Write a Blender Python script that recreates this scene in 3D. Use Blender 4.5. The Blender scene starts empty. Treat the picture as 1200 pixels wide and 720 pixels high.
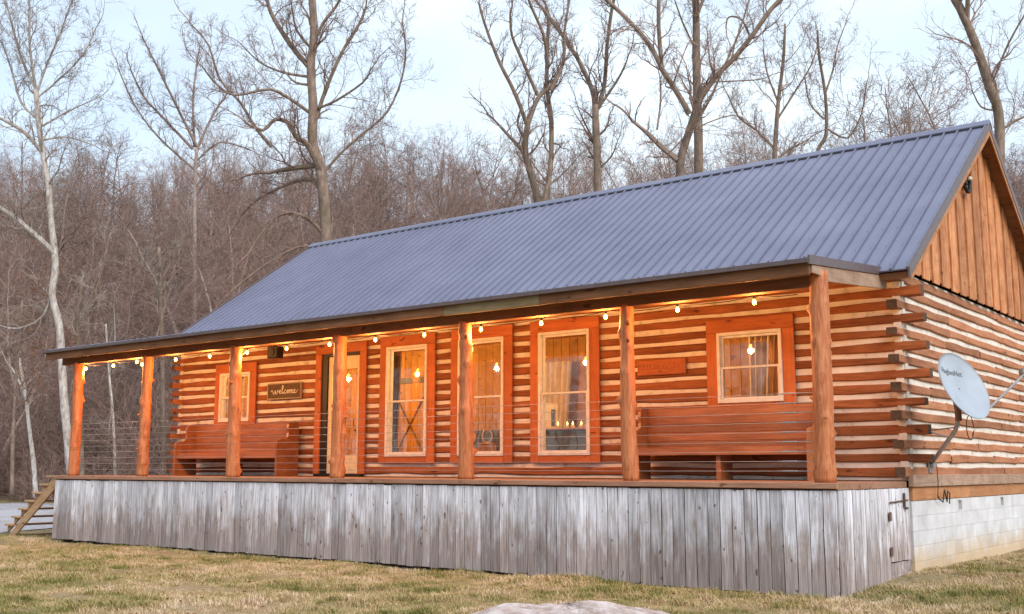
import bpy, math, random
import numpy as np
from mathutils import Vector
R_ = math.radians
scene = bpy.context.scene
col = scene.collection

# ------------------------------------------------------------------ camera
CAM = np.array([4.905, -12.493, 1.476]); YAW, PITCH, ROLL, FPX = 0.66066, 0.14781, 0.00178, 1273.97
fwd = np.array([-math.sin(YAW)*math.cos(PITCH), math.cos(YAW)*math.cos(PITCH), math.sin(PITCH)])
rgt = np.array([math.cos(YAW), math.sin(YAW), 0.0]); upv = np.cross(rgt, fwd)
rgt, upv = math.cos(ROLL)*rgt+math.sin(ROLL)*upv, -math.sin(ROLL)*rgt+math.cos(ROLL)*upv
FH = np.array([-math.sin(YAW), math.cos(YAW), 0.0])          # horizontal view direction
cam = bpy.data.objects.new('camera', bpy.data.cameras.new('camera'))
cam.data.sensor_width = 36; cam.data.lens = FPX/1200*36
cam.data.clip_start = .1; cam.data.clip_end = 3000
from mathutils import Matrix
cam.matrix_world = Matrix(((rgt[0], upv[0], -fwd[0], CAM[0]), (rgt[1], upv[1], -fwd[1], CAM[1]),
                           (rgt[2], upv[2], -fwd[2], CAM[2]), (0, 0, 0, 1)))
col.objects.link(cam); scene.camera = cam

# ------------------------------------------------------------------ sky and light
SUN_EL, SUN_AZ = R_(38), R_(112)          # azimuth measured from +Y towards +X
world = bpy.data.worlds.new('World'); scene.world = world; world.use_nodes = True
nt = world.node_tree; nt.nodes.clear()
N = nt.nodes.new; Lk = nt.links.new
out = N('ShaderNodeOutputWorld'); bg = N('ShaderNodeBackground'); bg.inputs[1].default_value = 0.10
sky = N('ShaderNodeTexSky'); sky.sky_type = 'NISHITA'; sky.sun_disc = False
sky.sun_elevation = SUN_EL; sky.sun_rotation = SUN_AZ; sky.air_density = 1.0; sky.dust_density = 1.5
tc = N('ShaderNodeTexCoord'); mp = N('ShaderNodeMapping'); mp.inputs['Scale'].default_value = (1, 1, 2.2)
mp.inputs['Location'].default_value = (.35, .1, .2)
nz = N('ShaderNodeTexNoise'); nz.inputs['Scale'].default_value = 1.6; nz.inputs['Detail'].default_value = 4
rp = N('ShaderNodeValToRGB'); rp.color_ramp.elements[0].position = .34; rp.color_ramp.elements[1].position = .62
rp.color_ramp.elements[0].color = (.24, .24, .24, 1); rp.color_ramp.elements[1].color = (.95, .95, .95, 1)
mx = N('ShaderNodeMixRGB'); mx.inputs[2].default_value = (5.6, 6.45, 7.1, 1)
Lk(tc.outputs['Generated'], mp.inputs[0]); Lk(mp.outputs[0], nz.inputs[0]); Lk(nz.outputs[0], rp.inputs[0])
Lk(rp.outputs[0], mx.inputs[0]); Lk(sky.outputs[0], mx.inputs[1]); Lk(mx.outputs[0], bg.inputs[0]); Lk(bg.outputs[0], out.inputs[0])
sd = bpy.data.lights.new('sun', 'SUN'); sd.energy = 1.5; sd.angle = R_(40); sd.color = (1, .93, .85)
sun = bpy.data.objects.new('sun', sd); col.objects.link(sun)
dsun = Vector((math.sin(SUN_AZ)*math.cos(SUN_EL), math.cos(SUN_AZ)*math.cos(SUN_EL), math.sin(SUN_EL)))
sun.rotation_euler = dsun.to_track_quat('Z', 'Y').to_euler(); sun.location = (30, 20, 40)
scene.view_settings.view_transform = 'Standard'; scene.view_settings.look = 'None'
scene.view_settings.exposure = 0.95; scene.view_settings.gamma = 1.0

# ------------------------------------------------------------------ helpers
def at(u, v, depth):                       # point seen at photo pixel (u, v) at a given distance along the view
    return CAM + depth*(fwd + rgt*(u-600)/FPX - upv*(v-360)/FPX)
def ground_at(u, v, z=0.0):
    d = fwd + rgt*(u-600)/FPX - upv*(v-360)/FPX
    return CAM + d*(z-CAM[2])/d[2]

class MB:
    def __init__(s): s.v = []; s.f = []; s.m = []
    def add(s, vs, fs, mi=0):
        b = len(s.v); s.v.extend([tuple(p) for p in vs])
        s.f.extend([tuple(i+b for i in f) for f in fs]); s.m.extend([mi]*len(fs))
    def box(s, x0, x1, y0, y1, z0, z1, mi=0):
        s.add([(x0,y0,z0),(x1,y0,z0),(x1,y1,z0),(x0,y1,z0),(x0,y0,z1),(x1,y0,z1),(x1,y1,z1),(x0,y1,z1)],
              [(0,3,2,1),(4,5,6,7),(0,1,5,4),(1,2,6,5),(2,3,7,6),(3,0,4,7)], mi)
    def bbox(s, x0, x1, y0, y1, z0, z1, c=.006, mi=0):       # box with chamfered edges
        X = (x0, x1); Y = (y0, y1); Z = (z0, z1); vs = []; idx = {}
        sg = (1, -1)
        for i in (0,1):
            for j in (0,1):
                for k in (0,1):
                    p = (X[i], Y[j], Z[k]); d = (sg[i]*c, sg[j]*c, sg[k]*c)
                    for a in range(3):           # vertex on the face normal to axis a
                        q = [p[n]+(0 if n == a else d[n]) for n in range(3)]
                        idx[(i,j,k,a)] = len(vs); vs.append(tuple(q))
        F = []
        def q(*ks): F.append(tuple(idx[k] for k in ks))
        for i in (0,1):
            o = [(i,0,0,0),(i,1,0,0),(i,1,1,0),(i,0,1,0)]; q(*(o if i else o[::-1]))
            o = [(0,i,0,1),(0,i,1,1),(1,i,1,1),(1,i,0,1)]; q(*(o if i else o[::-1]))
            o = [(0,0,i,2),(1,0,i,2),(1,1,i,2),(0,1,i,2)]; q(*(o if i else o[::-1]))
        for i in (0,1):
            for j in (0,1):
                f1 = [(i,j,0,0),(i,j,1,0),(i,j,1,1),(i,j,0,1)]; q(*(f1 if (i+j) % 2 == 0 else f1[::-1]))
                f1 = [(i,0,j,0),(i,0,j,2),(i,1,j,2),(i,1,j,0)]; q(*(f1 if (i+j) % 2 == 0 else f1[::-1]))
                f1 = [(0,i,j,1),(1,i,j,1),(1,i,j,2),(0,i,j,2)]; q(*(f1 if (i+j) % 2 == 0 else f1[::-1]))
                for k in (0,1):
                    f1 = [(i,j,k,0),(i,j,k,1),(i,j,k,2)]; q(*(f1 if (i+j+k) % 2 == 1 else f1[::-1]))
        s.add(vs, F, mi)
    def tube(s, pts, rs, n=8, cap=True, mi=0, jit=0, rng=None):
        P = np.asarray(pts, float); m = len(P)
        if np.isscalar(rs): rs = [rs]*m
        T = np.empty_like(P); T[0] = P[1]-P[0]; T[-1] = P[-1]-P[-2]
        if m > 2: T[1:-1] = P[2:]-P[:-2]
        T /= np.linalg.norm(T, axis=1)[:, None]+1e-12
        a = np.array((0, 0, 1.)) if abs(T[0][2]) < .9 else np.array((1., 0, 0))
        nx = np.cross(T[0], a); nx /= np.linalg.norm(nx)
        ang = np.arange(n)*2*math.pi/n; ca, sa = np.cos(ang), np.sin(ang)
        vs = []
        for i in range(m):
            nx = nx - T[i]*nx.dot(T[i]); nx /= np.linalg.norm(nx)+1e-12
            ny = np.array((T[i][1]*nx[2]-T[i][2]*nx[1], T[i][2]*nx[0]-T[i][0]*nx[2], T[i][0]*nx[1]-T[i][1]*nx[0]))
            r = rs[i]
            rr = r*(1+jit*np.array([rng.uniform(-1, 1) for _ in range(n)])) if jit else np.full(n, r)
            vs.extend((P[i]+np.outer(ca*rr, nx)+np.outer(sa*rr, ny)).tolist())
        fs = [(i*n+j, i*n+(j+1) % n, (i+1)*n+(j+1) % n, (i+1)*n+j) for i in range(m-1) for j in range(n)]
        if cap: fs += [tuple(range(n-1, -1, -1)), tuple((m-1)*n+j for j in range(n))]
        s.add(vs, fs, mi)
    def lathe(s, prof, c=(0,0,0), n=16, mi=0):               # prof: list of (r, z)
        m = len(prof); vs = [(c[0]+r*math.cos(2*math.pi*j/n), c[1]+r*math.sin(2*math.pi*j/n), c[2]+z) for r, z in prof for j in range(n)]
        fs = [(i*n+j, i*n+(j+1) % n, (i+1)*n+(j+1) % n, (i+1)*n+j) for i in range(m-1) for j in range(n)]
        fs += [tuple(range(n-1, -1, -1)), tuple((m-1)*n+j for j in range(n))]
        s.add(vs, fs, mi)
    def prism(s, poly, axis, a0, a1, mi=0):                  # polygon extruded along an axis
        n = len(poly); vs = []
        for a in (a0, a1):
            for p, q in poly:
                vs.append((a, p, q) if axis == 0 else (p, a, q) if axis == 1 else (p, q, a))
        s.add(vs, [(j, (j+1) % n, n+(j+1) % n, n+j) for j in range(n)]+[tuple(range(n-1, -1, -1)), tuple(range(n, 2*n))], mi)
    def mesh(s, name, mat, smooth=False):
        me = bpy.data.meshes.new(name); me.from_pydata(s.v, [], s.f)
        for m_ in (mat if isinstance(mat, (list, tuple)) else [mat]): me.materials.append(m_)
        if any(s.m): me.polygons.foreach_set('material_index', s.m)
        if smooth: me.polygons.foreach_set('use_smooth', [True]*len(s.f))
        me.update(); return me
    def build(s, name, mat, parent=None, smooth=False, loc=(0,0,0)):
        return inst(name, s.mesh(name, mat, smooth), parent, loc)
def inst(name, me, parent=None, loc=(0,0,0), rot=(0,0,0), sc=(1,1,1)):
    o = bpy.data.objects.new(name, me); col.objects.link(o); o.parent = parent
    o.location = loc; o.rotation_euler = rot; o.scale = sc; return o
def empty(name, loc=(0,0,0), parent=None, rz=0):
    o = bpy.data.objects.new(name, None); col.objects.link(o); o.location = loc; o.rotation_euler = (0,0,rz)
    o.parent = parent; o.empty_display_size = .2; return o
def tag(o, label=None, cat=None, group=None, kind=None):
    if label: o['label'] = label
    if cat: o['category'] = cat
    if group: o['group'] = group
    if kind: o['kind'] = kind
    return o

# ------------------------------------------------------------------ materials
def mat(name, build):
    m = bpy.data.materials.new(name); m.use_nodes = True; t = m.node_tree
    b = t.nodes['Principled BSDF']; build(t, b); return m
def nd(t, kind, **kw):
    n = t.nodes.new(kind)
    for k, v in kw.items():
        if hasattr(n, k): setattr(n, k, v)
        else: n.inputs[k.replace('_', ' ')].default_value = v
    return n
def coords(t, scale, world_=False, rnd=True):
    if world_: src = nd(t, 'ShaderNodeNewGeometry').outputs['Position']
    else: src = nd(t, 'ShaderNodeTexCoord').outputs['Object']
    if rnd and not world_:
        oi = nd(t, 'ShaderNodeObjectInfo'); mu = nd(t, 'ShaderNodeMath', operation='MULTIPLY'); mu.inputs[1].default_value = 57.0
        t.links.new(oi.outputs['Random'], mu.inputs[0])
        va = nd(t, 'ShaderNodeVectorMath', operation='ADD'); t.links.new(src, va.inputs[0]); t.links.new(mu.outputs[0], va.inputs[1]); src = va.outputs[0]
    m = nd(t, 'ShaderNodeMapping'); m.inputs['Scale'].default_value = scale; t.links.new(src, m.inputs[0]); return m.outputs[0]
def noise(t, vec, scale, detail=5, rough=.6, dist=0):
    n = nd(t, 'ShaderNodeTexNoise'); n.inputs['Scale'].default_value = scale; n.inputs['Detail'].default_value = detail
    n.inputs['Roughness'].default_value = rough; n.inputs['Distortion'].default_value = dist
    t.links.new(vec, n.inputs['Vector']); return n.outputs[0]
def ramp(t, fac, stops):
    r = nd(t, 'ShaderNodeValToRGB'); e = r.color_ramp.elements
    e[0].position = stops[0][0]; e[0].color = (*stops[0][1], 1); e[1].position = stops[1][0]; e[1].color = (*stops[1][1], 1)
    for p, c in stops[2:]: q = e.new(p); q.color = (*c, 1)
    t.links.new(fac, r.inputs[0]); return r.outputs[0]
def mix(t, fac, a, b, mode='MIX'):
    m = nd(t, 'ShaderNodeMixRGB', blend_type=mode)
    for i, x in enumerate((fac, a, b)):
        if isinstance(x, (int, float)): m.inputs[i].default_value = x
        elif isinstance(x, tuple): m.inputs[i].default_value = (*x, 1)
        else: t.links.new(x, m.inputs[i])
    return m.outputs[0]
def bump(t, b, h, strength=.3, dist=.01):
    n = nd(t, 'ShaderNodeBump'); n.inputs['Strength'].default_value = strength; n.inputs['Distance'].default_value = dist
    t.links.new(h, n.inputs['Height']); t.links.new(n.outputs[0], b.inputs['Normal'])
def rnd_val(t, lo, hi):                                        # brightness that differs from object to object
    oi = nd(t, 'ShaderNodeObjectInfo'); mr = nd(t, 'ShaderNodeMapRange'); mr.inputs['To Min'].default_value = lo; mr.inputs['To Max'].default_value = hi
    t.links.new(oi.outputs['Random'], mr.inputs[0])
    c = nd(t, 'ShaderNodeCombineColor')
    for i in range(3): t.links.new(mr.outputs[0], c.inputs[i])
    return c.outputs[0]
def wood(name, dark, mid, light, grain=(1.2, 14, 14), rough=.75, var=(.8, 1.2), knots=True, spec=.3):
    def f(t, b):
        v = coords(t, grain); n1 = noise(t, v, 2.2, 7, .65, .6)
        c = ramp(t, n1, [(.28, dark), (.5, mid), (.74, light)])
        v2 = coords(t, (.8, 2.2, 2.2)); n2 = noise(t, v2, 1.7, 3, .6)
        c = mix(t, .35, c, ramp(t, n2, [(.35, dark), (.65, light)]))
        if knots:
            v3 = coords(t, (2.2, 6, 6)); n3 = noise(t, v3, 2.0, 1, .4)
            k = ramp(t, n3, [(.70, (1, 1, 1)), (.76, (.42, .34, .30))]); c = mix(t, 1, c, k, 'MULTIPLY')
        c = mix(t, 1, c, rnd_val(t, *var), 'MULTIPLY')
        t.links.new(c, b.inputs['Base Color']); b.inputs['Roughness'].default_value = rough
        b.inputs['Specular IOR Level'].default_value = spec
        bump(t, b, n1, .45, .006)
    return mat(name, f)
def plain(name, c, rough=.6, metal=0, spec=.4, var=None, n=None):
    def f(t, b):
        cc = (*c, 1)
        v = coords(t, (1, 1, 1)); nn = noise(t, v, n or 9, 4)
        q = ramp(t, nn, [(.3, tuple(x*.82 for x in c)), (.7, tuple(min(1, x*1.12) for x in c))])
        if var: q = mix(t, 1, q, rnd_val(t, *var), 'MULTIPLY')
        t.links.new(q, b.inputs['Base Color'])
        b.inputs['Roughness'].default_value = rough; b.inputs['Metallic'].default_value = metal; b.inputs['Specular IOR Level'].default_value = spec
        bump(t, b, nn, .12, .003)
    return mat(name, f)
M = {}
GX, GY, GZ = (1.0, 15, 15), (15, 1.0, 15), (15, 15, 1.0)
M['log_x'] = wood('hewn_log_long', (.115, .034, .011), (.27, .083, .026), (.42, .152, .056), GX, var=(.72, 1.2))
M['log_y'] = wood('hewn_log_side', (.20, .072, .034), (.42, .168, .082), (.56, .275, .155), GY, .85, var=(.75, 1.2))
M['end'] = wood('log_end_grain', (.04, .024, .015), (.085, .052, .033), (.16, .105, .07), (14, 14, 14), .9)
M['stain'] = wood('stained_trim', (.32, .085, .024), (.46, .130, .038), (.56, .180, .060), GZ, .6, var=(.88, 1.12))
M['stain_x'] = wood('stained_trim_across', (.32, .085, .024), (.46, .130, .038), (.56, .180, .060), GX, .6, var=(.88, 1.12))
M['gable'] = wood('gable_board', (.27, .085, .028), (.52, .205, .080), (.70, .36, .18), GZ, .7, var=(.72, 1.22))
M['beam'] = wood('rough_beam', (.11, .045, .020), (.20, .085, .038), (.29, .14, .07), GX, .8)
M['beam_pale'] = wood('new_pale_board', (.16, .11, .05), (.29, .21, .11), (.40, .30, .17), GX, .8)
M['pew'] = wood('varnished_pew', (.17, .058, .020), (.32, .115, .042), (.44, .18, .078), GX, .3, knots=False, spec=.6)
M['sill'] = wood('weathered_sill', (.24, .14, .09), (.37, .24, .17), (.48, .34, .26), GY, .85)
M['band'] = wood('orange_band', (.32, .13, .05), (.44, .20, .09), (.52, .27, .14), GY, .8)
M['step'] = wood('treated_step', (.34, .20, .10), (.46, .29, .16), (.56, .38, .24), GX, .85)
M['deck'] = wood('deck_board', (.20, .10, .06), (.32, .16, .10), (.42, .24, .16), GX, .7)
M['pine'] = wood('interior_pine', (.27, .12, .026), (.42, .20, .045), (.52, .28, .075), GZ, .6)
M['pine_x'] = wood('interior_pine_ceiling', (.36, .16, .05), (.52, .25, .08), (.62, .34, .13), GX, .6)
M['dark'] = plain('near_black', (.012, .011, .012), .5)
M['trimmetal'] = plain('brown_metal_trim', (.12, .085, .085), .42, .0, .5)
M['vinyl'] = plain('window_vinyl', (.72, .71, .70), .45)
M['cream'] = plain('cream_door_paint', (.72, .62, .42), .5)
M['steel'] = plain('galvanised_steel', (.42, .42, .43), .42, .7)
M['cable'] = plain('steel_cable', (.40, .39, .38), .4, .6)
M['dish'] = plain('dish_grey', (.37, .42, .49), .5, n=1.5)
M['rust'] = plain('rusty_iron', (.13, .075, .055), .8)
M['cord'] = plain('black_cord', (.02, .018, .018), .6)
M['fabric'] = plain('cream_fabric', (.62, .50, .34), .9)
M['fabric_dark'] = plain('brown_fabric', (.16, .10, .07), .9)
M['cabinet'] = plain('dark_cabinet', (.06, .038, .028), .5)
M['paper'] = plain('white_card', (.75, .70, .58), .8)
M['orange'] = plain('orange_box', (.62, .26, .03), .6)

def f_chink(t, b):
    v = coords(t, (1, 1, 1), True); n1 = noise(t, v, 5, 6)
    c = ramp(t, n1, [(.27, (.40, .33, .26)), (.42, (.68, .62, .55)), (.7, (.79, .74, .68))])
    t.links.new(c, b.inputs['Base Color']); b.inputs['Roughness'].default_value = .95
    bump(t, b, noise(t, v, 30, 4), .5, .006)
M['chink'] = mat('lime_chinking', f_chink)

def f_skirt(t, b):                                             # bleached barn wood, greyer and browner low down
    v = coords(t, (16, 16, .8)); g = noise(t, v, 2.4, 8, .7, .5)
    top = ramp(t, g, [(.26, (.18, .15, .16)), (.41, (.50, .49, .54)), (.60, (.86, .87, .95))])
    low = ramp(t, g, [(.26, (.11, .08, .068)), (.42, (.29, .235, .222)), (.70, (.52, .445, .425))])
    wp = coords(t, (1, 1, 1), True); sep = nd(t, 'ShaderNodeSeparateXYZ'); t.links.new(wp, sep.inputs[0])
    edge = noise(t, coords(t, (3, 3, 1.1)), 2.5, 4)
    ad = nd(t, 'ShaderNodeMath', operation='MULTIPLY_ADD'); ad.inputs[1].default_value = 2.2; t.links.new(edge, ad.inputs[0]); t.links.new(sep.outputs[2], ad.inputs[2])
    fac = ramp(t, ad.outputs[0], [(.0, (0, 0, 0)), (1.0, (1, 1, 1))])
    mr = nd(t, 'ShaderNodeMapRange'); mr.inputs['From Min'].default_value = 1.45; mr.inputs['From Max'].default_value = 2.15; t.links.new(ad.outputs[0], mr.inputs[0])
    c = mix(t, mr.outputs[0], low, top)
    pw = noise(t, coords(t, (5, 5, .7)), 1.6, 3)
    c = mix(t, 1, c, ramp(t, pw, [(.62, (1, 1, 1)), (.72, (.62, .55, .52))]), 'MULTIPLY')
    k = noise(t, coords(t, (9, 9, 5)), 2.1, 1, .3)
    c = mix(t, 1, c, ramp(t, k, [(.735, (1, 1, 1)), (.76, (.35, .28, .26))]), 'MULTIPLY')
    c = mix(t, 1, c, rnd_val(t, .72, 1.22), 'MULTIPLY')
    t.links.new(c, b.inputs['Base Color']); b.inputs['Roughness'].default_value = .85
    bump(t, b, g, .6, .006)
M['skirt'] = mat('weathered_barn_board', f_skirt)

def f_roof(t, b):
    v = coords(t, (1, 1, 1), True); n1 = noise(t, v, 1.2, 4)
    c = ramp(t, n1, [(.3, (.148, .155, .238)), (.7, (.182, .190, .286))])
    st = noise(t, coords(t, (14, .7, .7), True), 1.0, 4)
    c = mix(t, .12, c, ramp(t, st, [(.35, (.115, .118, .17)), (.65, (.22, .235, .34))])); c = mix(t, 1, c, ramp(t, noise(t, v, .35, 3), [(.3, (.86, .85, .86)), (.7, (1.08, 1.08, 1.06))]), 'MULTIPLY')
    t.links.new(c, b.inputs['Base Color']); b.inputs['Roughness'].default_value = .38; b.inputs['Specular IOR Level'].default_value = .55
    bump(t, b, n1, .05, .01)
M['roof'] = mat('painted_metal_roof', f_roof)

def f_block(t, b):
    v = coords(t, (1, 1, 1), True); n1 = noise(t, v, 4, 6)
    c = ramp(t, n1, [(.3, (.54, .54, .55)), (.7, (.70, .70, .73))])
    sep = nd(t, 'ShaderNodeSeparateXYZ'); t.links.new(v, sep.inputs[0])
    ad = nd(t, 'ShaderNodeMath', operation='MULTIPLY_ADD'); ad.inputs[1].default_value = .45; t.links.new(n1, ad.inputs[0]); t.links.new(sep.outputs[2], ad.inputs[2])
    mr = nd(t, 'ShaderNodeMapRange'); mr.inputs['From Min'].default_value = .42; mr.inputs['From Max'].default_value = .78; t.links.new(ad.outputs[0], mr.inputs[0])
    c = mix(t, mr.outputs[0], (.55, .42, .28), c)                # splashed clay near the ground
    c = mix(t, 1, c, rnd_val(t, .92, 1.06), 'MULTIPLY')
    t.links.new(c, b.inputs['Base Color']); b.inputs['Roughness'].default_value = .9
    bump(t, b, noise(t, v, 40, 4), .3, .004)
M['block'] = mat('painted_block', f_block)

def f_post(t, b):
    v = coords(t, (9, 9, 1.1)); n1 = noise(t, v, 2.4, 6, .65, 1.0)
    c = ramp(t, n1, [(.25, (.22, .055, .018)), (.48, (.46, .138, .042)), (.78, (.62, .29, .14))])
    n2 = noise(t, coords(t, (4, 4, 3)), 2.6, 2)
    c = mix(t, 1, c, ramp(t, n2, [(.66, (1, 1, 1)), (.74, (.55, .42, .36))]), 'MULTIPLY')
    t.links.new(c, b.inputs['Base Color']); b.inputs['Roughness'].default_value = .6
    bump(t, b, n1, .5, .01)
M['post'] = mat('peeled_cedar_post', f_post)

def f_glass(t, b):
    t.nodes.remove(b); o = t.nodes['Material Output']
    tr = nd(t, 'ShaderNodeBsdfTransparent'); gl = nd(t, 'ShaderNodeBsdfGlossy'); gl.inputs['Roughness'].default_value = .02
    fr = nd(t, 'ShaderNodeFresnel'); fr.inputs['IOR'].default_value = 1.5
    mu = nd(t, 'ShaderNodeMath', operation='MULTIPLY_ADD'); mu.inputs[1].default_value = 2.5; mu.inputs[2].default_value = .05; t.links.new(fr.outputs[0], mu.inputs[0])
    ge = nd(t, 'ShaderNodeNewGeometry'); fb = nd(t, 'ShaderNodeMath', operation='SUBTRACT'); fb.inputs[0].default_value = 1; t.links.new(ge.outputs['Backfacing'], fb.inputs[1])
    m2 = nd(t, 'ShaderNodeMath', operation='MULTIPLY'); t.links.new(mu.outputs[0], m2.inputs[0]); t.links.new(fb.outputs[0], m2.inputs[1]); mu = m2
    v = coords(t, (1, 1, 1), True); bp = nd(t, 'ShaderNodeBump'); bp.inputs['Strength'].default_value = .06; bp.inputs['Distance'].default_value = .02
    t.links.new(noise(t, v, 2.0, 2), bp.inputs['Height']); t.links.new(bp.outputs[0], gl.inputs['Normal'])
    ms = nd(t, 'ShaderNodeMixShader'); t.links.new(mu.outputs[0], ms.inputs[0]); t.links.new(tr.outputs[0], ms.inputs[1]); t.links.new(gl.outputs[0], ms.inputs[2])
    t.links.new(ms.outputs[0], o.inputs[0])
M['glass'] = mat('window_glass', f_glass)
def emit(name, c, s):
    def f(t, b):
        b.inputs['Base Color'].default_value = (*c, 1); b.inputs['Emission Color'].default_value = (*c, 1); b.inputs['Emission Strength'].default_value = s
    return mat(name, f)
M['bulb'] = emit('glowing_bulb', (1, .47, .07), 13)
M['flame'] = emit('candle_glow', (1, .52, .10), 7)

def bark(name, a, b_, c_, moss=0):
    def f(t, b):
        v = coords(t, (5, 5, 1.6)); n1 = noise(t, v, 2.0, 6, .7)
        c = ramp(t, n1, [(.3, a), (.52, b_), (.75, c_)])
        if moss:
            c = mix(t, ramp(t, noise(t, coords(t, (1, 1, 1)), 1.3, 3), [(.5, (0, 0, 0)), (.62, (moss, moss, moss))]), c, (.10, .085, .035))
        c = mix(t, 1, c, rnd_val(t, .75, 1.25), 'MULTIPLY')
        t.links.new(c, b.inputs['Base Color']); b.inputs['Roughness'].default_value = .9
        bump(t, b, n1, .6, .03)
    return mat(name, f)
M['bark'] = bark('grey_brown_bark', (.12, .085, .065), (.25, .18, .14), (.38, .30, .24), .35)
M['bark_far'] = bark('woodland_bark', (.15, .11, .095), (.29, .22, .19), (.44, .35, .30))
M['bark_white'] = bark('sycamore_bark', (.19, .14, .11), (.52, .47, .43), (.78, .75, .72))
M['twig'] = bark('twig_bark', (.145, .088, .070), (.26, .17, .142), (.38, .27, .23))  # mauve-brown twigs, lightened so the colour stands in for hillside haze
M['twig_pale'] = bark('pale_twig_bark', (.22, .17, .145), (.36, .295, .26), (.48, .41, .37))

def hill_shape(x, y):                                          # height of the wooded hill behind the cabin
    dx, dy = x-CAM[0], y-CAM[1]
    d = dx*FH[0]+dy*FH[1]; s = dx*rgt[0]+dy*rgt[1]
    start = 50-6*np.clip((s+10)/40, -.5, 1)+2.0*np.sin(s*.11)
    t = np.clip((d-start)/66, 0, 1); A = 26-5.5*np.clip((s+25)/35, 0, 1)+1.5*np.sin(s*.05+1)
    h = A*(t*t*(3-2*t)*.45+t*.55)
    h = h+np.clip(d-start, 0, 4)/4*(.5*np.sin(x*.31+y*.17)+.35*np.sin(y*.43-x*.2))
    return h
def ground_z(x, y):
    g = hill_shape(x, y)
    g = g+.12*np.clip(y/3, 0, 1)*np.clip((x+3)/3, 0, 1)+.02*np.sin(x*1.3+y*.7)+.012*np.sin(x*3.1-y*2.3)
    g = g-.03*np.clip(-(x+3)/4, 0, 1)*np.clip(1-abs(y)/4, 0, 1)
    return g
def f_ground(t, b):
    v = coords(t, (1, 1, 1), True)
    n1 = noise(t, v, .55, 5); n2 = noise(t, v, 9, 6, .7); n3 = noise(t, v, 1.7, 4)
    g = ramp(t, n1, [(.33, (.14, .135, .05)), (.45, (.26, .21, .10)), (.58, (.42, .32, .20)), (.70, (.33, .18, .10))])
    g = mix(t, .55, g, ramp(t, n2, [(.3, (.09, .072, .035)), (.5, (.22, .175, .10)), (.72, (.42, .34, .235))]))
    g = mix(t, ramp(t, n3, [(.60, (0, 0, 0)), (.68, (.5, .5, .5))]), g, (.22, .10, .05))
    l = ramp(t, noise(t, v, 3, 6, .75), [(.3, (.065, .036, .026)), (.5, (.14, .082, .062)), (.7, (.23, .145, .11))])
    l = mix(t, .5, l, ramp(t, noise(t, v, .25, 3), [(.35, (.08, .048, .036)), (.65, (.18, .11, .085))]))
    at_ = nd(t, 'ShaderNodeAttribute'); at_.attribute_name = 'litter'
    ad = nd(t, 'ShaderNodeMath', operation='MULTIPLY_ADD'); ad.inputs[1].default_value = .5; t.links.new(n3, ad.inputs[0]); t.links.new(at_.outputs['Fac'], ad.inputs[2])
    f = ramp(t, ad.outputs[0], [(.5, (0, 0, 0)), (.72, (1, 1, 1))])
    t.links.new(mix(t, f, g, l), b.inputs['Base Color']); b.inputs['Roughness'].default_value = 1; b.inputs['Specular IOR Level'].default_value = .1
    bump(t, b, n2, .8, .04)
M['ground'] = mat('lawn_and_leaf_litter', f_ground)
def f_gravel(t, b):
    v = coords(t, (1, 1, 1), True); n1 = noise(t, v, 22, 5, .8); n2 = noise(t, v, .6, 4)
    c = ramp(t, n1, [(.3, (.22, .21, .23)), (.5, (.44, .43, .47)), (.7, (.66, .65, .70))])
    c = mix(t, ramp(t, n2, [(.5, (0, 0, 0)), (.7, (.7, .7, .7))]), c, (.36, .29, .2))
    t.links.new(c, b.inputs['Base Color']); b.inputs['Roughness'].default_value = 1; bump(t, b, n1, 1, .03)
M['gravel'] = mat('pale_gravel', f_gravel)
def f_grass(t, b):
    v = coords(t, (1, 1, 1), True); n1 = noise(t, v, .55, 5)
    oi = nd(t, 'ShaderNodeObjectInfo')
    ad = nd(t, 'ShaderNodeMath', operation='MULTIPLY_ADD'); ad.inputs[1].default_value = .13; t.links.new(oi.outputs['Random'], ad.inputs[0]); n4 = noise(t, v, 2.6, 3, .6); md_ = nd(t, 'ShaderNodeMath', operation='MULTIPLY_ADD'); md_.inputs[1].default_value = .58; t.links.new(n4, md_.inputs[0]); mm_ = nd(t, 'ShaderNodeMath', operation='MULTIPLY_ADD'); mm_.inputs[1].default_value = .72; mm_.inputs[2].default_value = -.115; t.links.new(n1, mm_.inputs[0]); t.links.new(mm_.outputs[0], md_.inputs[2]); t.links.new(md_.outputs[0], ad.inputs[2])
    c = ramp(t, ad.outputs[0], [(.44, (.14, .15, .038)), (.52, (.27, .245, .09)), (.60, (.42, .325, .16)), (.71, (.58, .45, .29)), (.79, (.72, .58, .44)), (.85, (.38, .20, .10))])
    t.links.new(c, b.inputs['Base Color']); b.inputs['Roughness'].default_value = .9; b.inputs['Specular IOR Level'].default_value = .15
M['grass'] = mat('dormant_grass', f_grass)
def f_rock(t, b):
    v = coords(t, (1, 1, 1), True); n1 = noise(t, v, 5, 7, .7, .6)
    c = ramp(t, n1, [(.3, (.20, .14, .11)), (.45, (.34, .275, .255)), (.62, (.52, .47, .47))])
    t.links.new(c, b.inputs['Base Color']); b.inputs['Roughness'].default_value = .9; bump(t, b, n1, .8, .03)
M['rock'] = mat('pale_stone', f_rock)
M['leaf'] = bark('dead_leaf', (.16, .07, .03), (.27, .12, .05), (.36, .18, .08))

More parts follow.
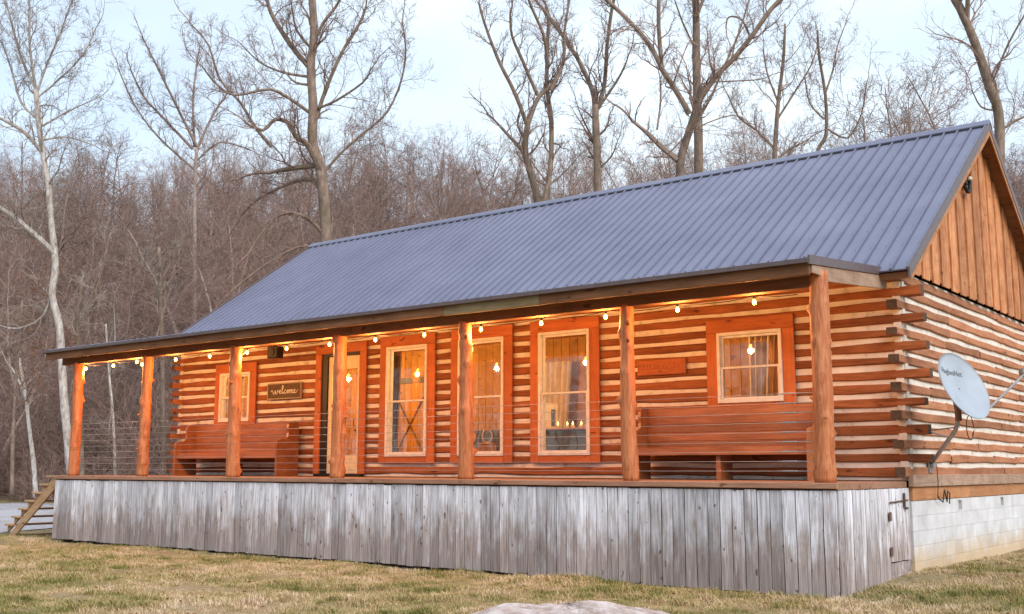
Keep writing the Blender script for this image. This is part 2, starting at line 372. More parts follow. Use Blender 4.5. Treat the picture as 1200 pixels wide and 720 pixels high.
# ------------------------------------------------------------------ ground, one sheet to the horizon
cx, cy = -3.0, -4.0
rad = np.concatenate([np.arange(0, 30, .45), np.arange(30, 170, 2.0), np.geomspace(170, 1500, 16)])
na = 240; vs = [(cx, cy, float(ground_z(cx, cy)))]
ang = np.arange(na)*2*math.pi/na
for r in rad[1:]:
    x = cx+r*np.cos(ang); y = cy+r*np.sin(ang); vs.extend(np.stack([x, y, ground_z(x, y)], 1).tolist())
nr = len(rad)-1
fs = [(0, 1+j, 1+(j+1) % na) for j in range(na)]
fs += [(1+i*na+j, 1+(i+1)*na+j, 1+(i+1)*na+(j+1) % na, 1+i*na+(j+1) % na) for i in range(nr-1) for j in range(na)]
me = bpy.data.meshes.new('ground'); me.from_pydata(vs, [], fs); me.materials.append(M['ground'])
me.polygons.foreach_set('use_smooth', [True]*len(fs))
A = np.array(vs); dd = (A[:, 0]-CAM[0])*FH[0]+(A[:, 1]-CAM[1])*FH[1]; ss = (A[:, 0]-CAM[0])*rgt[0]+(A[:, 1]-CAM[1])*rgt[1]
lit = np.clip((dd-(48-4*np.clip((ss+10)/40, -.5, 1)))/6, 0, 1); lit = np.maximum(lit, np.clip((-dd-35)/6, 0, 1))
a_ = me.attributes.new('litter', 'FLOAT', 'POINT'); a_.data.foreach_set('value', lit.astype(np.float32))
tag(inst('ground', me), kind='structure')

rng = random.Random(5)
def sheet(name, pts, m, dz):                                    # irregular outline laid just above the ground
    c = np.mean(pts, 0); P = []
    n = len(pts)
    for i in range(n):
        a, b_ = np.array(pts[i]), np.array(pts[(i+1) % n]); k = max(2, int(np.linalg.norm(b_-a)/.8))
        for j in range(k):
            q = a+(b_-a)*j/k; P.append(q+np.array([rng.uniform(-.22, .22), rng.uniform(-.22, .22)]))
    vv = []; ff = []; rings = 14; m_ = len(P)
    for ri in range(rings+1):
        for q in P:
            w = c+(q-c)*(1-ri/rings*.999); vv.append((w[0], w[1], float(ground_z(w[0], w[1]))+dz))
    for ri in range(rings):
        for j in range(m_): ff.append((ri*m_+j, ri*m_+(j+1) % m_, (ri+1)*m_+(j+1) % m_, (ri+1)*m_+j))
    b_ = MB(); b_.add(vv, ff); return b_.build(name, m)
gp = [ground_at(u, v)[:2] for u, v in ((-330, 630), (-60, 627), (35, 621), (150, 612), (150, 594), (60, 591), (-60, 590), (-330, 591))]
tag(sheet('gravel_driveway', gp, M['gravel'], .02), kind='structure')

# ------------------------------------------------------------------ geometry-node scatter for countless things
def scatter(name, variants, pts, mats, tilt_=0.0):
    """variants: list of MB; pts: list of (x,y,z, rz, scale, variant). One object holding all instances."""
    vs, fs, mi, var, isp, rot, scl = [], [], [], [], [], [], []
    for k, b_ in enumerate(variants):
        o = len(vs); vs += b_.v; fs += [tuple(i+o for i in f) for f in b_.f]; mi += b_.m
        var += [k]*len(b_.v); isp += [0.0]*len(b_.v); rot += [0]*len(b_.v); scl += [1]*len(b_.v)
    for x, y, z, rz, sc, k in pts:
        vs.append((x, y, z)); var.append(k); isp.append(1.0); rot.append(rz); scl.append(sc)
    me = bpy.data.meshes.new(name); me.from_pydata(vs, [], fs)
    for m_ in mats: me.materials.append(m_)
    me.polygons.foreach_set('material_index', mi)
    for nm, arr in (('var', var), ('isp', isp), ('rot', rot), ('scl', scl), ('tlt', [tilt_*math.sin(q*7.3) for q in rot])):
        me.attributes.new(nm, 'FLOAT', 'POINT').data.foreach_set('value', np.array(arr, np.float32))
    o = inst(name, me)
    g = bpy.data.node_groups.new(name+'_scatter', 'GeometryNodeTree')
    g.interface.new_socket('Geometry', in_out='INPUT', socket_type='NodeSocketGeometry')
    g.interface.new_socket('Geometry', in_out='OUTPUT', socket_type='NodeSocketGeometry')
    gi = g.nodes.new('NodeGroupInput'); go = g.nodes.new('NodeGroupOutput'); J = g.nodes.new('GeometryNodeJoinGeometry')
    def attr(nm): n = g.nodes.new('GeometryNodeInputNamedAttribute'); n.data_type = 'FLOAT'; n.inputs[0].default_value = nm; return n.outputs[0]
    s0 = g.nodes.new('GeometryNodeSeparateGeometry'); s0.domain = 'POINT'; g.links.new(gi.outputs[0], s0.inputs[0])
    c0 = g.nodes.new('FunctionNodeCompare'); c0.data_type = 'FLOAT'; c0.operation = 'GREATER_THAN'; c0.inputs[1].default_value = .5
    g.links.new(attr('isp'), c0.inputs[0]); g.links.new(c0.outputs[0], s0.inputs[1])
    cr = g.nodes.new('ShaderNodeCombineXYZ'); g.links.new(attr('rot'), cr.inputs[2]); g.links.new(attr('tlt'), cr.inputs[0])
    asc = attr('scl')
    for k in range(len(variants)):
        cmp_ = g.nodes.new('FunctionNodeCompare'); cmp_.data_type = 'FLOAT'; cmp_.operation = 'EQUAL'; cmp_.inputs[1].default_value = k; cmp_.inputs['Epsilon'].default_value = .1
        g.links.new(attr('var'), cmp_.inputs[0])
        sa = g.nodes.new('GeometryNodeSeparateGeometry'); sa.domain = 'POINT'; g.links.new(s0.outputs[0], sa.inputs[0]); g.links.new(cmp_.outputs[0], sa.inputs[1])
        sb = g.nodes.new('GeometryNodeSeparateGeometry'); sb.domain = 'POINT'; g.links.new(s0.outputs[1], sb.inputs[0]); g.links.new(cmp_.outputs[0], sb.inputs[1])
        ip = g.nodes.new('GeometryNodeInstanceOnPoints'); g.links.new(sa.outputs[0], ip.inputs['Points']); g.links.new(sb.outputs[0], ip.inputs['Instance'])
        g.links.new(cr.outputs[0], ip.inputs['Rotation']); g.links.new(asc, ip.inputs['Scale'])
        g.links.new(ip.outputs[0], J.inputs[0])
    g.links.new(J.outputs[0], go.inputs[0])
    md = o.modifiers.new('scatter', 'NODES'); md.node_group = g
    return o

# grass
def grass_clump(rng, n, h, rad_):
    b = MB()
    for i in range(n):
        r = rad_*math.sqrt(rng.random()); a = rng.uniform(0, 6.283); x, y = r*math.cos(a), r*math.sin(a)
        hh = h*rng.uniform(.4, 1.1); w = rng.uniform(.0022, .005); d = rng.uniform(0, 6.283); ln = hh*rng.uniform(.3, 1.6)
        px, py = math.cos(d), math.sin(d); qx, qy = -py*w, px*w
        b.add([(x-qx, y-qy, -.01), (x+qx, y+qy, -.01), (x+px*ln*.4+qx*.8, y+py*ln*.4+qy*.8, hh*.65), (x+px*ln*.4-qx*.8, y+py*ln*.4-qy*.8, hh*.65), (x+px*ln, y+py*ln, hh)],
              [(0, 1, 2, 3), (3, 2, 4)])
    return b
rg = random.Random(11)
gv = [grass_clump(rg, 46, .040, .15), grass_clump(rg, 60, .095, .10), grass_clump(rg, 50, .028, .17), grass_clump(rg, 60, .05, .30), grass_clump(rg, 70, .065, .16)]
def patch(x, y): return math.sin(x*1.9+1.3*math.sin(y*1.1))*math.sin(y*2.3+1.7*math.sin(x*.8))+.6*math.sin(x*4.7+y*3.1)*math.sin(y*5.3-x*2.2)
gpts = []
def on_lawn(x, y):
    if -17.0 < x < .0 and y > .0: return False
    if x < .12 and x > -17 and y > 2.5: return False
    return True
for i in range(60000):
    d = rg.uniform(5.5, 52); keep = min(1, (15/d)**1.1)
    if rg.random() > keep: continue
    s = rg.uniform(-.62, .60)*d
    x, y = CAM[0]+FH[0]*d+rgt[0]*s, CAM[1]+FH[1]*d+rgt[1]*s
    if not on_lawn(x, y): continue
    gx, gy = x-CAM[0], y-CAM[1]
    if s < -.3*d and 25 < d < 44.5: continue                 # the gravel
    near = d < 24; pt_ = patch(x, y)
    if pt_ < -.35 and rg.random() < .75: continue
    k = (rg.choice((0, 1, 4, 4)) if pt_ > .35 else rg.choice((0, 0, 2, 2, 2, 4))) if near else 3
    gpts.append((x, y, float(ground_z(x, y)), rg.uniform(0, 6.28), rg.uniform(.55, 1.05)*(1 if near else 1.1), k))
tag(scatter('grass', gv, gpts, [M['grass']]), kind='stuff')
print('grass clumps', len(gpts))

# fallen leaves on the lawn
lb = MB(); rl = random.Random(8)
for i in range(2600):
    d = 6+22*rl.random()**1.3; s = rl.uniform(-.58, .58)*d
    x, y = CAM[0]+FH[0]*d+rgt[0]*s, CAM[1]+FH[1]*d+rgt[1]*s
    if not on_lawn(x, y): continue
    z = float(ground_z(x, y))+rl.uniform(.01, .035); a = rl.uniform(0, 6.28); w = rl.uniform(.015, .035)
    c, s_ = math.cos(a)*w, math.sin(a)*w
    lb.add([(x-c, y-s_, z), (x+s_*.7, y-c*.7, z+rl.uniform(0, .02)), (x+c, y+s_, z+.005), (x-s_*.7, y+c*.7, z+rl.uniform(0, .02))], [(0, 1, 2, 3)])
tag(lb.build('fallen_leaves', M['leaf']), kind='stuff')

# ------------------------------------------------------------------ the cabin
cabin = empty('log_cabin', (-8.5, 5.5, 0))
tag(cabin, 'long log cabin with white chinking, blue-grey metal roof and a raised covered porch', 'house')
def part(name, b, m, parent=None, smooth=False):               # world-coordinate mesh hung under the cabin or one of its parts
    o = b.build(name, m, None, smooth); hang(o, parent or cabin); return o
def hang(o, parent):
    o.parent = parent; p = np.zeros(3); q = parent
    while q: p += np.array(q.location); q = q.parent
    o.location = Vector((o.location[0]-p[0], o.location[1]-p[1], o.location[2]-p[2])); return o
def piece(name, me, parent, loc, rot=(0,0,0), sc=(1,1,1)):
    o = inst(name, me, None, loc, rot, sc); return hang(o, parent)

X0, X1, YF, YB, DZ = -16.42, .06, 2.5, 11.0, 1.32              # walls; front face; back; deck height
LP, LZ0, NL = .19, 1.445, 15                                   # log pitch, first centre, courses
rw = random.Random(3)
# openings: (x0, x1, z0, z1) of the sash, casing margins
WIN = [('A', -14.83, -13.81, 2.47, 3.53), ('B', -9.75, -8.70, 1.70, 3.78), ('C', -7.94, -6.89, 1.70, 3.79), ('D', -6.13, -5.08, 1.70, 3.79), ('E', -2.745, -1.695, 2.46, 3.53)]
DOOR = ('door', -11.60, -10.48, 1.36, 3.76)

def log_mesh(L, seed, ext0=0, ext1=0, th=.15, hh=.059):        # log along +X from 0 to L, outer face at y=0 facing -Y
    r = random.Random(seed); n = max(3, int(L/.30)); b = MB(); vs = []
    topn = [r.uniform(-.013, .013) for _ in range(n+1)]; botn = [r.uniform(-.013, .013) for _ in range(n+1)]
    topn = [(topn[max(0, i-1)]+2*topn[i]+topn[min(n, i+1)])/4*1.5 for i in range(n+1)]; botn = [(botn[max(0, i-1)]+2*botn[i]+botn[min(n, i+1)])/4*1.5 for i in range(n+1)]
    for i in range(n+1):
        x = L*i/n; t_, b0 = hh+topn[i], -hh+botn[i]; yy = r.uniform(-.006, .006)
        vs += [(x, .016, b0), (x, yy, b0+.014), (x, yy+r.uniform(-.004, .004), (t_+b0)/2), (x, yy, t_-.014), (x, .016, t_), (x, th, t_), (x, th, b0)]
    m = 7
    fs = [(i*m+j, i*m+(j+1) % m, (i+1)*m+(j+1) % m, (i+1)*m+j) for i in range(n) for j in range(m)]
    fs = [f[::-1] for f in fs]
    b.add(vs, fs); b.add(vs[:m], [tuple(range(m))], 1); b.add(vs[-m:], [tuple(range(m-1, -1, -1))], 1)
    return b
fw = MB()
wall = None
def spans(z, a, b_, cuts):
    seg = [(a, b_)]
    for c in cuts:
        if c[3]-.02 < z < c[4]+.02 or False:
            ns = []
            for p, q in seg:
                if c[1] > p and c[2] < q: ns += [(p, c[1]-.01), (c[2]+.01, q)]
                else: ns.append((p, q))
            seg = ns
    return seg
def build_wall(name, axis, face, a, b_, sign, cuts, ends, mlog, seed, splits):
    """axis 'x' or 'y'; face = coordinate of the outer face; sign = outward direction along the other axis"""
    ch = MB()
    for k in range(-1, NL):                                     # chinking strips between the courses
        z0, z1 = LZ0+k*LP+.04, LZ0+(k+1)*LP-.04
        if k == -1: z0 = DZ+.01
        if k == NL-1: z1 = z0+.06
        for p, q in spans((z0+z1)/2, a, b_, cuts):
            n = max(2, int((q-p)/.4)); off = [face-sign*.028+rw.uniform(-.006, .006) for _ in range(n+1)]
            for i in range(n):
                pa, pb = p+(q-p)*i/n, p+(q-p)*(i+1)/n; d = face-sign*.13
                if axis == 'x': V = [(pa, off[i], z0), (pb, off[i+1], z0), (pb, off[i+1], z1), (pa, off[i], z1), (pa, d, z0), (pb, d, z0), (pb, d, z1), (pa, d, z1)]
                else: V = [(off[i], pa, z0), (off[i+1], pb, z0), (off[i+1], pb, z1), (off[i], pa, z1), (d, pa, z0), (d, pb, z0), (d, pb, z1), (d, pa, z1)]
                F = [(0, 1, 2, 3), (4, 7, 6, 5), (3, 2, 6, 7), (0, 4, 5, 1)]
                if i == 0: F.append((0, 3, 7, 4))
                if i == n-1: F.append((1, 5, 6, 2))
                ch.add(V, F)
    w = part(name, ch, M['chink'])
    for k in range(NL):
        z = LZ0+k*LP; e = ends(k)
        for si, (p, q) in enumerate(spans(z, a, b_, cuts)):
            if p == a: p = a-e[0]
            if q == b_: q = b_+e[1]
            cut = [p]
            if splits and q-p > 3:
                c_ = p+rw.uniform(1.2, 2.6)
                while c_ < q-1.0: cut.append(c_); c_ += rw.uniform(*splits)
            cut.append(q)
            for i in range(len(cut)-1):
                L = cut[i+1]-cut[i]-(.004 if i < len(cut)-2 else 0)
                b2 = log_mesh(L, seed*1000+k*40+si*7+i); me_ = b2.mesh('log', [mlog, M['end']])
                dz = rw.uniform(-.004, .004); df = rw.uniform(0, .007)
                if axis == 'x' and sign < 0: piece('log', me_, w, (cut[i], face-df, z+dz))
                elif axis == 'x': piece('log', me_, w, (cut[i+1], face+df, z+dz), (0, 0, math.pi))
                elif sign > 0: piece('log', me_, w, (face+df, cut[i], z+dz), (0, 0, math.pi/2))
                else: piece('log', me_, w, (face-df, cut[i+1], z+dz), (0, 0, -math.pi/2))
    return w
E1 = [.27, .20, .30, .16, .26, .22, .31]
cuts = WIN+[DOOR]
build_wall('front_wall', 'x', YF, X0, X1, -1, cuts, lambda k: (.24, .24+.08*((k*7) % 5)/4) if k % 2 == 1 else (-.17, -.17), M['log_x'], 1, None)
build_wall('side_wall', 'y', X1, YF, YB, 1, [], lambda k: (.20+.06*((k*5) % 3)/2, .2) if k % 2 == 0 else (-.155, -.155), M['log_y'], 2, (1.2, 3.2))
build_wall('side_wall', 'y', X0, YF, YB, -1, [], lambda k: (.22+.05*((k*5) % 3)/2, .2) if k % 2 == 0 else (-.155, -.155), M['log_y'], 3, (2, 4))
build_wall('back_wall', 'x', YB, X0, X1, 1, [], lambda k: (.24, .24) if k % 2 == 1 else (-.17, -.17), M['log_x'], 4, (3, 6))
def bevelled(name, x0, x1, y0, y1, z0, z1, m, parent=None, c=.005):
    b_ = MB(); cx_, cy_, cz_ = (x0+x1)/2, (y0+y1)/2, (z0+z1)/2
    b_.bbox(x0-cx_, x1-cx_, y0-cy_, y1-cy_, z0-cz_, z1-cz_, c); o = b_.build(name, m, None, False, (cx_, cy_, cz_)); return hang(o, parent or cabin)
bevelled('wall_plate', X0+.02, X1-.02, YF-.005, YF+.14, 4.20, 4.262, M['log_x'])

# windows
def window(tagc, x0, x1, z0, z1, two=True):
    w = hang(inst('window', None, None, ((x0+x1)/2, YF, z0)), cabin)
    ml, mr_, mb, mt = .185, .185, .125, .205
    xs0, xs1 = x0-ml, x1+mr_
    bevelled('casing_board', xs0, x0+.008, YF-.05, YF-.012, z0-mb+.001, z1+.001, M['stain'], w)
    bevelled('casing_board', x1-.008, xs1, YF-.05, YF-.012, z0-mb+.001, z1+.001, M['stain'], w)
    bevelled('casing_board', xs0, xs1, YF-.052, YF-.012, z1+.003, z1+mt, M['stain_x'], w)
    bevelled('casing_board', x0+.010, x1-.010, YF-.053, YF-.012, z0-mb, z0+.004, M['stain_x'], w)
    b_ = MB(); t = .05                                       # fixed outer frame
    for q in ((x0, x0+t, z0, z1), (x1-t, x1, z0, z1), (x0+t, x1-t, z0, z0+t), (x0+t, x1-t, z1-t, z1)): b_.bbox(q[0], q[1], YF-.075, YF+.09, q[2], q[3], .004)
    o = b_.build('frame', M['vinyl']); hang(o, w)
    zm = (z0+z1)/2-.005
    for (a, c, y) in ((z0+t, zm+.018, YF-.030), (zm-.018, z1-t, YF+.012)):
        b_ = MB(); s_ = .034
        for q in ((x0+t, x0+t+s_, a, c), (x1-t-s_, x1-t, a, c), (x0+t+s_, x1-t-s_, a, a+s_), (x0+t+s_, x1-t-s_, c-s_, c)): b_.bbox(q[0], q[1], y-.018, y+.018, q[2], q[3], .003)
        hang(b_.build('sash', M['vinyl']), w)
        b_ = MB(); b_.box(x0+t+s_-.004, x1-t-s_+.004, y-.003, y+.003, a+s_-.004, c-s_+.004)
        hang(b_.build('pane', M['glass']), w)
    return w
for q in WIN: window(*q)
# front door: near-black jamb widest at left, cream storm door with glass, casing
d = hang(inst('door', None, None, (-11, YF, DZ)), cabin)
_, a0, a1, z0, z1 = DOOR
bevelled('casing_board', a0-.16, a0+.006, YF-.05, YF-.012, DZ+.05, z1+.001, M['stain'], d)
bevelled('casing_board', a1-.006, a1+.17, YF-.05, YF-.012, DZ+.05, z1+.001, M['stain'], d)
bevelled('casing_board', a0-.16, a1+.17, YF-.052, YF-.012, z1+.003, z1+.19, M['stain_x'], d)
b_ = MB(); b_.bbox(a0, a0+.17, YF-.02, YF+.14, DZ+.04, z1, .004); b_.bbox(a1-.045, a1, YF-.02, YF+.14, DZ+.04, z1, .004); b_.bbox(a0+.17, a1-.045, YF-.02, YF+.14, z1-.06, z1, .004)
o = hang(b_.build('jamb', M['dark']), d)
s0, s1 = a0+.175, a1-.05; zt = z1-.065
b_ = MB()
for q in ((s0, s0+.10, DZ+.06, zt), (s1-.07, s1, DZ+.06, zt), (s0+.10, s1-.07, DZ+.06, DZ+.42), (s0+.10, s1-.07, zt-.26, zt)): b_.bbox(q[0], q[1], YF+.01, YF+.05, q[2], q[3], .004)
hang(b_.build('storm_door_frame', M['cream']), d)
b_ = MB(); b_.box(s0+.09, s1-.06, YF+.026, YF+.032, DZ+.41, zt-.25); hang(b_.build('pane', M['glass']), d)
b_ = MB(); b_.tube([(s1-.10, YF-.04, 2.30), (s1-.10, YF-.04, 2.44)], .009, 6); b_.tube([(s1-.10, YF+.0, 2.31), (s1-.10, YF-.04, 2.31)], .007, 6); b_.tube([(s1-.10, YF+.0, 2.43), (s1-.10, YF-.04, 2.43)], .007, 6)
hang(b_.build('handle', M['dark']), d)
bevelled('threshold', a0-.1, a1+.1, YF-.09, YF+.14, DZ+.005, DZ+.055, M['dark'], d)

# ---- interior shell seen through the windows
bevelled('interior_floor', X0+.2, X1-.2, YF+.15, 5.4, DZ-.03, DZ+.02, M['deck'])
bevelled('interior_ceiling', X0+.2, X1-.2, YF+.15, 5.4, 4.10, 4.13, M['pine_x'])
pw = part('partition_wall', (lambda b2: (b2.box(X0+.2, X1-.2, 5.42, 5.46, DZ, 4.1), b2)[1])(MB()), M['pine'])
bm_ = MB(); bm_.bbox(0, .192, 0, .02, 0, 2.76, .006); bmesh_ = bm_.mesh('panel_board', M['pine'])
x = X0+.22
while x < X1-.42: piece('panel_board', bmesh_, pw, (x, 5.398, DZ+.02)); x += .197
for xx in (X0+.17, X1-.19): bevelled('interior_lining', xx-.012, xx+.012, YF+.16, 5.39, DZ+.025, 4.095, M['pine'])

# ---- porch deck, skirt, posts, beams
PX0, PX1 = -17.02, 0.0
dk = part('porch_deck', (lambda b2: (b2.box(PX0+.04, PX1-.04, .06, YF-.02, DZ-.20, DZ-.032), b2)[1])(MB()), M['deck'])
db = MB(); Ld = (PX1-PX0+.02)/3; db.bbox(-Ld/2, Ld/2-.004, -.068, .068, -.014, .014, .004); dbm = db.mesh('deck_board', M['deck'])
y = .045
while y < YF-.06:
    for i in range(3): piece('deck_board', dbm, dk, (PX0-.01+Ld*(i+.5), y, DZ-.014))
    y += .142
dt = bevelled('deck_rim', PX0-.02, PX1+.03, -.055, -.028, DZ-.07, DZ-.002, M['deck'])
bevelled('deck_rim', PX1+.003, PX1+.03, -.026, YF-.1, DZ-.085, DZ-.002, M['deck'])
bevelled('deck_rim', PX0-.022, PX0+.0, -.026, YF-.02, DZ-.085, DZ-.002, M['deck'])
sk = part('porch_skirt', (lambda b2: (b2.box(PX0+.03, PX1-.03, .03, .06, .85, 1.2), b2.box(PX0+.03, PX1-.03, .03, .06, .2, .3), b2.box(PX0+.02, PX1-.02, .09, .1, -.1, 1.2), b2.box(PX1-.1, PX1-.09, .1, 2.45, -.1, 1.2), b2.box(PX0+.09, PX0+.1, .1, 2.45, -.1, 1.2), b2)[-1])(MB()), M['dark'])  # rails and near-black sheets behind the planks, reaching below their feet
PW = .1665; planks = []
for s in range(14):
    r = random.Random(s+40); b2 = MB(); n = 7; w0 = PW/2-.0055; vs = []
    for i in range(n+1):
        z = i/n; e0 = -w0+r.uniform(-.002, .003); e1 = w0+r.uniform(-.003, .002); yy = r.uniform(-.0015, .0015)
        if i in (0, n) and r.random() < .4: z += (.008 if i == 0 else -.012)*r.random()
        vs += [(e0, 0+yy, z), (e1, 0+yy, z), (e1, .022, z), (e0, .022, z)]
    fs = [(i*4+j, i*4+(j+1) % 4, (i+1)*4+(j+1) % 4, (i+1)*4+j) for i in range(n) for j in range(4)]+[(3, 2, 1, 0), tuple(n*4+j for j in range(4))]
    b2.add(vs, fs); planks.append(b2.mesh('plank', M['skirt']))
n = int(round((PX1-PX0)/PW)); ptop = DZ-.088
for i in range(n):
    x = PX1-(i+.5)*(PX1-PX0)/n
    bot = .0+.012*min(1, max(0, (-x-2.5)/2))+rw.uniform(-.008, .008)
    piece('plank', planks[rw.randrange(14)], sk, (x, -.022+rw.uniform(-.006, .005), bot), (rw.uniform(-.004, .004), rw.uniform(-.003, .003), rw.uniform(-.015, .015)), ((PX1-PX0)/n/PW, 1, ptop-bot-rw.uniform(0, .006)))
yy = .0; k = 0                                               # narrower planks on the right end
while yy < 2.44:
    w = rw.uniform(.105, .15)
    if yy+w > 2.44: w = 2.44-yy
    hatch = yy > 1.68
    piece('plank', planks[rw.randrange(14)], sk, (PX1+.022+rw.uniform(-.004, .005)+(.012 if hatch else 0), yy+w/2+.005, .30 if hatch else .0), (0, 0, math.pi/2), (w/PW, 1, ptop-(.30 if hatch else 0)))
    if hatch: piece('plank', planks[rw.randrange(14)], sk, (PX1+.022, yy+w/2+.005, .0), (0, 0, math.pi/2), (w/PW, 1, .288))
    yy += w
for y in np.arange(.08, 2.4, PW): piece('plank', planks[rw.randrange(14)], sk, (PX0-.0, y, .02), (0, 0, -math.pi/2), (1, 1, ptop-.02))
hb = MB()
for z in (.44, .88): hb.bbox(PX1+.034, PX1+.045, 1.63, 1.72, z-.055, z+.055, .003)
part('hatch_hinge', hb, M['rust'])
hb = MB(); hb.tube([(PX1+.05, 1.66, 1.055), (PX1+.05, 2.36, 1.075)], .011, 6); hb.bbox(PX1+.045, PX1+.07, 2.18, 2.215, .98, 1.17, .004); hb.bbox(PX1+.045, PX1+.085, 2.22, 2.27, .955, .985, .004)
part('hatch_latch', hb, M['rust'])

def post(x, seed, r0, z0=DZ, z1=3.70, lean=0):
    r = random.Random(seed); n, m = 18, 44; b2 = MB(); vs = []
    kn = [(r.uniform(0, 6.28), r.uniform(.03, .98), r.uniform(.022, .062), r.uniform(.02, .045)) for _ in range(r.randint(20, 32))]
    ph = [r.uniform(0, 6.28) for _ in range(6)]
    for i in range(m+1):
        t = i/m; z = z0+(z1-z0)*t; cx_ = .012*math.sin(3*t+ph[0])+lean*(1-t)+.005*math.sin(11*t+ph[4]); cy_ = .01*math.sin(4*t+ph[1])
        for j in range(n):
            a = 2*math.pi*j/n; rr = r0*(1-.13*t)*(1+.045*math.sin(2*a+ph[2]+t*2)+.03*math.sin(5*a+9*t+ph[3])+.03*math.sin(17*t+ph[5]))
            for ka, kt, kh, kw in kn:
                da = (a-ka+math.pi) % (2*math.pi)-math.pi
                rr += kh*math.exp(-(da*r0/kw)**2-((t-kt)*(z1-z0)/kw)**2)
            vs.append((cx_+rr*math.cos(a), cy_+rr*math.sin(a), z-z0))
    b2.add(vs, [(i*n+j, i*n+(j+1) % n, (i+1)*n+(j+1) % n, (i+1)*n+j) for i in range(m) for j in range(n)]+[tuple(range(n-1, -1, -1)), tuple(m*n+j for j in range(n))])
    for ka, kt, kh, kw in kn[:3]:                             # a few cut branch stubs
        c = np.array([math.cos(ka), math.sin(ka), .35])*r0*.8; z = (z1-z0)*kt*.97
        b2.tube([(c[0], c[1], z), (c[0]*1.75, c[1]*1.75, z+.035)], [.022, .014], 7)
    return piece('post', b2.mesh('post', M['post'], True), cabin, (x, .10, z0))
POSTS = [(-16.56, .115), (-14.07, .115), (-11.28, .118), (-8.54, .120), (-5.77, .118), (-2.88, .108), (-.165, .125)]
for i, (x, r0) in enumerate(POSTS): post(x, 70+i, r0, z1=3.86 if i == 6 else 3.70, lean=(.03 if i == 1 else 0))
bs = [-17.12, -12.6, -8.2, -3.9, -.14]
for i in range(4): bevelled('beam', bs[i]+(.002 if i else 0), bs[i+1]-.002, .02, .19, 3.665+.003*(i % 2), 3.845, M['beam'], c=.008)
fsx = [-17.24, -13.5, -9.5, -5.9, -4.1, -.105]
for i in range(5): bevelled('fascia_board', fsx[i]+.002, fsx[i+1]-.002, -.29, -.252+.002*(i % 2), 3.762+.004*(i % 3), 3.925, M['beam_pale'] if i == 3 else M['beam'], c=.006)
bevelled('fascia_board', fsx[0]+.3, -.2, -.20, .018, 3.80, 3.83, M['beam'])
# porch roof: shallow, seen from below
def slope_board(name, x0, x1, y0, z0, y1, z1, th, m, parent=None):
    b2 = MB(); b2.prism([(y0, z0), (y1, z1), (y1, z1+th), (y0, z0+th)], 0, x0, x1); o = b2.build(name, m); return hang(o, parent or cabin)
PR = part('porch_roof', (lambda b2: (b2.prism([(-.30, 3.93), (2.42, 4.175), (2.42, 4.20), (-.30, 3.955)], 0, -17.25, -.08), b2)[1])(MB()), M['beam'])
for x in np.arange(-16.9, -.2, .61): slope_board('rafter', x-.02, x+.02, -.245, 3.835+.01, 2.40, 4.07, .094, M['beam'], PR)
def panel_mesh(length, ribs=4, w=.2286):
    b2 = MB(); prof = []
    for k in range(ribs):
        x = k*w; prof += [(x, -.016), (x+.010, -.016), (x+.012, 0), (x+w-.040, 0), (x+w-.028, .028), (x+w-.010, .028), (x+w-.002, -.016)]
    prof += [(ribs*w, -.016)]
    vs = [(x, 0, z) for x, z in prof]+[(x, length, z) for x, z in prof]; n = len(prof)
    b2.add(vs, [(i, i+1, n+i+1, n+i) for i in range(n-1)])
    b2.add([(x, 0, z) for x, z in prof]+[(x, 0, -.022) for x, z in prof], [(i, n+i, n+i+1, i+1) for i in range(n-1)])
    return b2
PRX = [-17.27+.9144*i for i in range(19)]
pm = panel_mesh(2.73).mesh('roof_panel', M['roof'])
for x in PRX[:18]: piece('roof_panel', pm, PR, (x, -.335, 3.954), (math.atan2(.245, 2.72), 0, 0))
pm2 = panel_mesh(2.73, 3).mesh('roof_panel', M['roof']); piece('roof_panel', pm2, PR, (PRX[18], -.335, 3.954), (math.atan2(.245, 2.72), 0, 0))
b2 = MB(); b2.prism([(-.345, 3.885), (2.35, 4.125), (2.35, 4.235), (-.345, 3.995)], 0, -.10, -.075)
part('rake_trim', b2, M['trimmetal'])
b2 = MB(); b2.prism([(-.345, 3.895), (2.35, 4.135), (2.35, 4.225), (-.345, 3.985)], 0, -17.30, -17.275)
part('rake_trim', b2, M['trimmetal'])
b2 = MB(); b2.prism([(-.24, 3.80), (-.05, 3.80), (.25, 3.755), (2.36, 3.94), (2.36, 4.12), (-.24, 3.886)], 0, -.125, -.09)
part('rake_board', b2, M['sill'])

bevelled('eave_trim', -17.27, -.10, -.350, -.338, 3.905, 3.962, M['trimmetal'], PR, .002)
# main roof
YE, ZE, YR, ZR = 2.02, 4.135, 6.66, 7.34
XL, XR = -16.70, .33
pit = math.atan2(ZR-ZE, YR-YE); RL = math.hypot(ZR-ZE, YR-YE)
YBK = 2*YR-YE
b2 = MB()
cth = .10
b2.prism([(YE+.06, ZE-.03), (YR, ZR-.03+.0), (YBK-.06, ZE-.03), (YBK-.06+.02, ZE-.10), (YR, ZR-.12), (YE+.08, ZE-.115)], 0, XL+.03, XR-.03)
RF = part('roof', b2, M['beam'])
npan = 19; pwid = (XR-XL)/npan
pmm = panel_mesh(RL+.02); pmm = pmm.mesh('roof_panel', M['roof']); sx = pwid/.9144
for i in range(npan):
    piece('roof_panel', pmm, RF, (XL+pwid*i, YE, ZE), (pit, 0, 0), (sx, 1, 1))
    piece('roof_panel', pmm, RF, (XL+pwid*(i+1), YBK, ZE), (pit, 0, math.pi), (sx, 1, 1))
b2 = MB(); cp, sp = math.cos(pit), math.sin(pit)             # ridge cap
def up(yoff, h): return (YR-yoff*cp-h*-sp*0-h*sp, ZR-yoff*sp+h*cp)
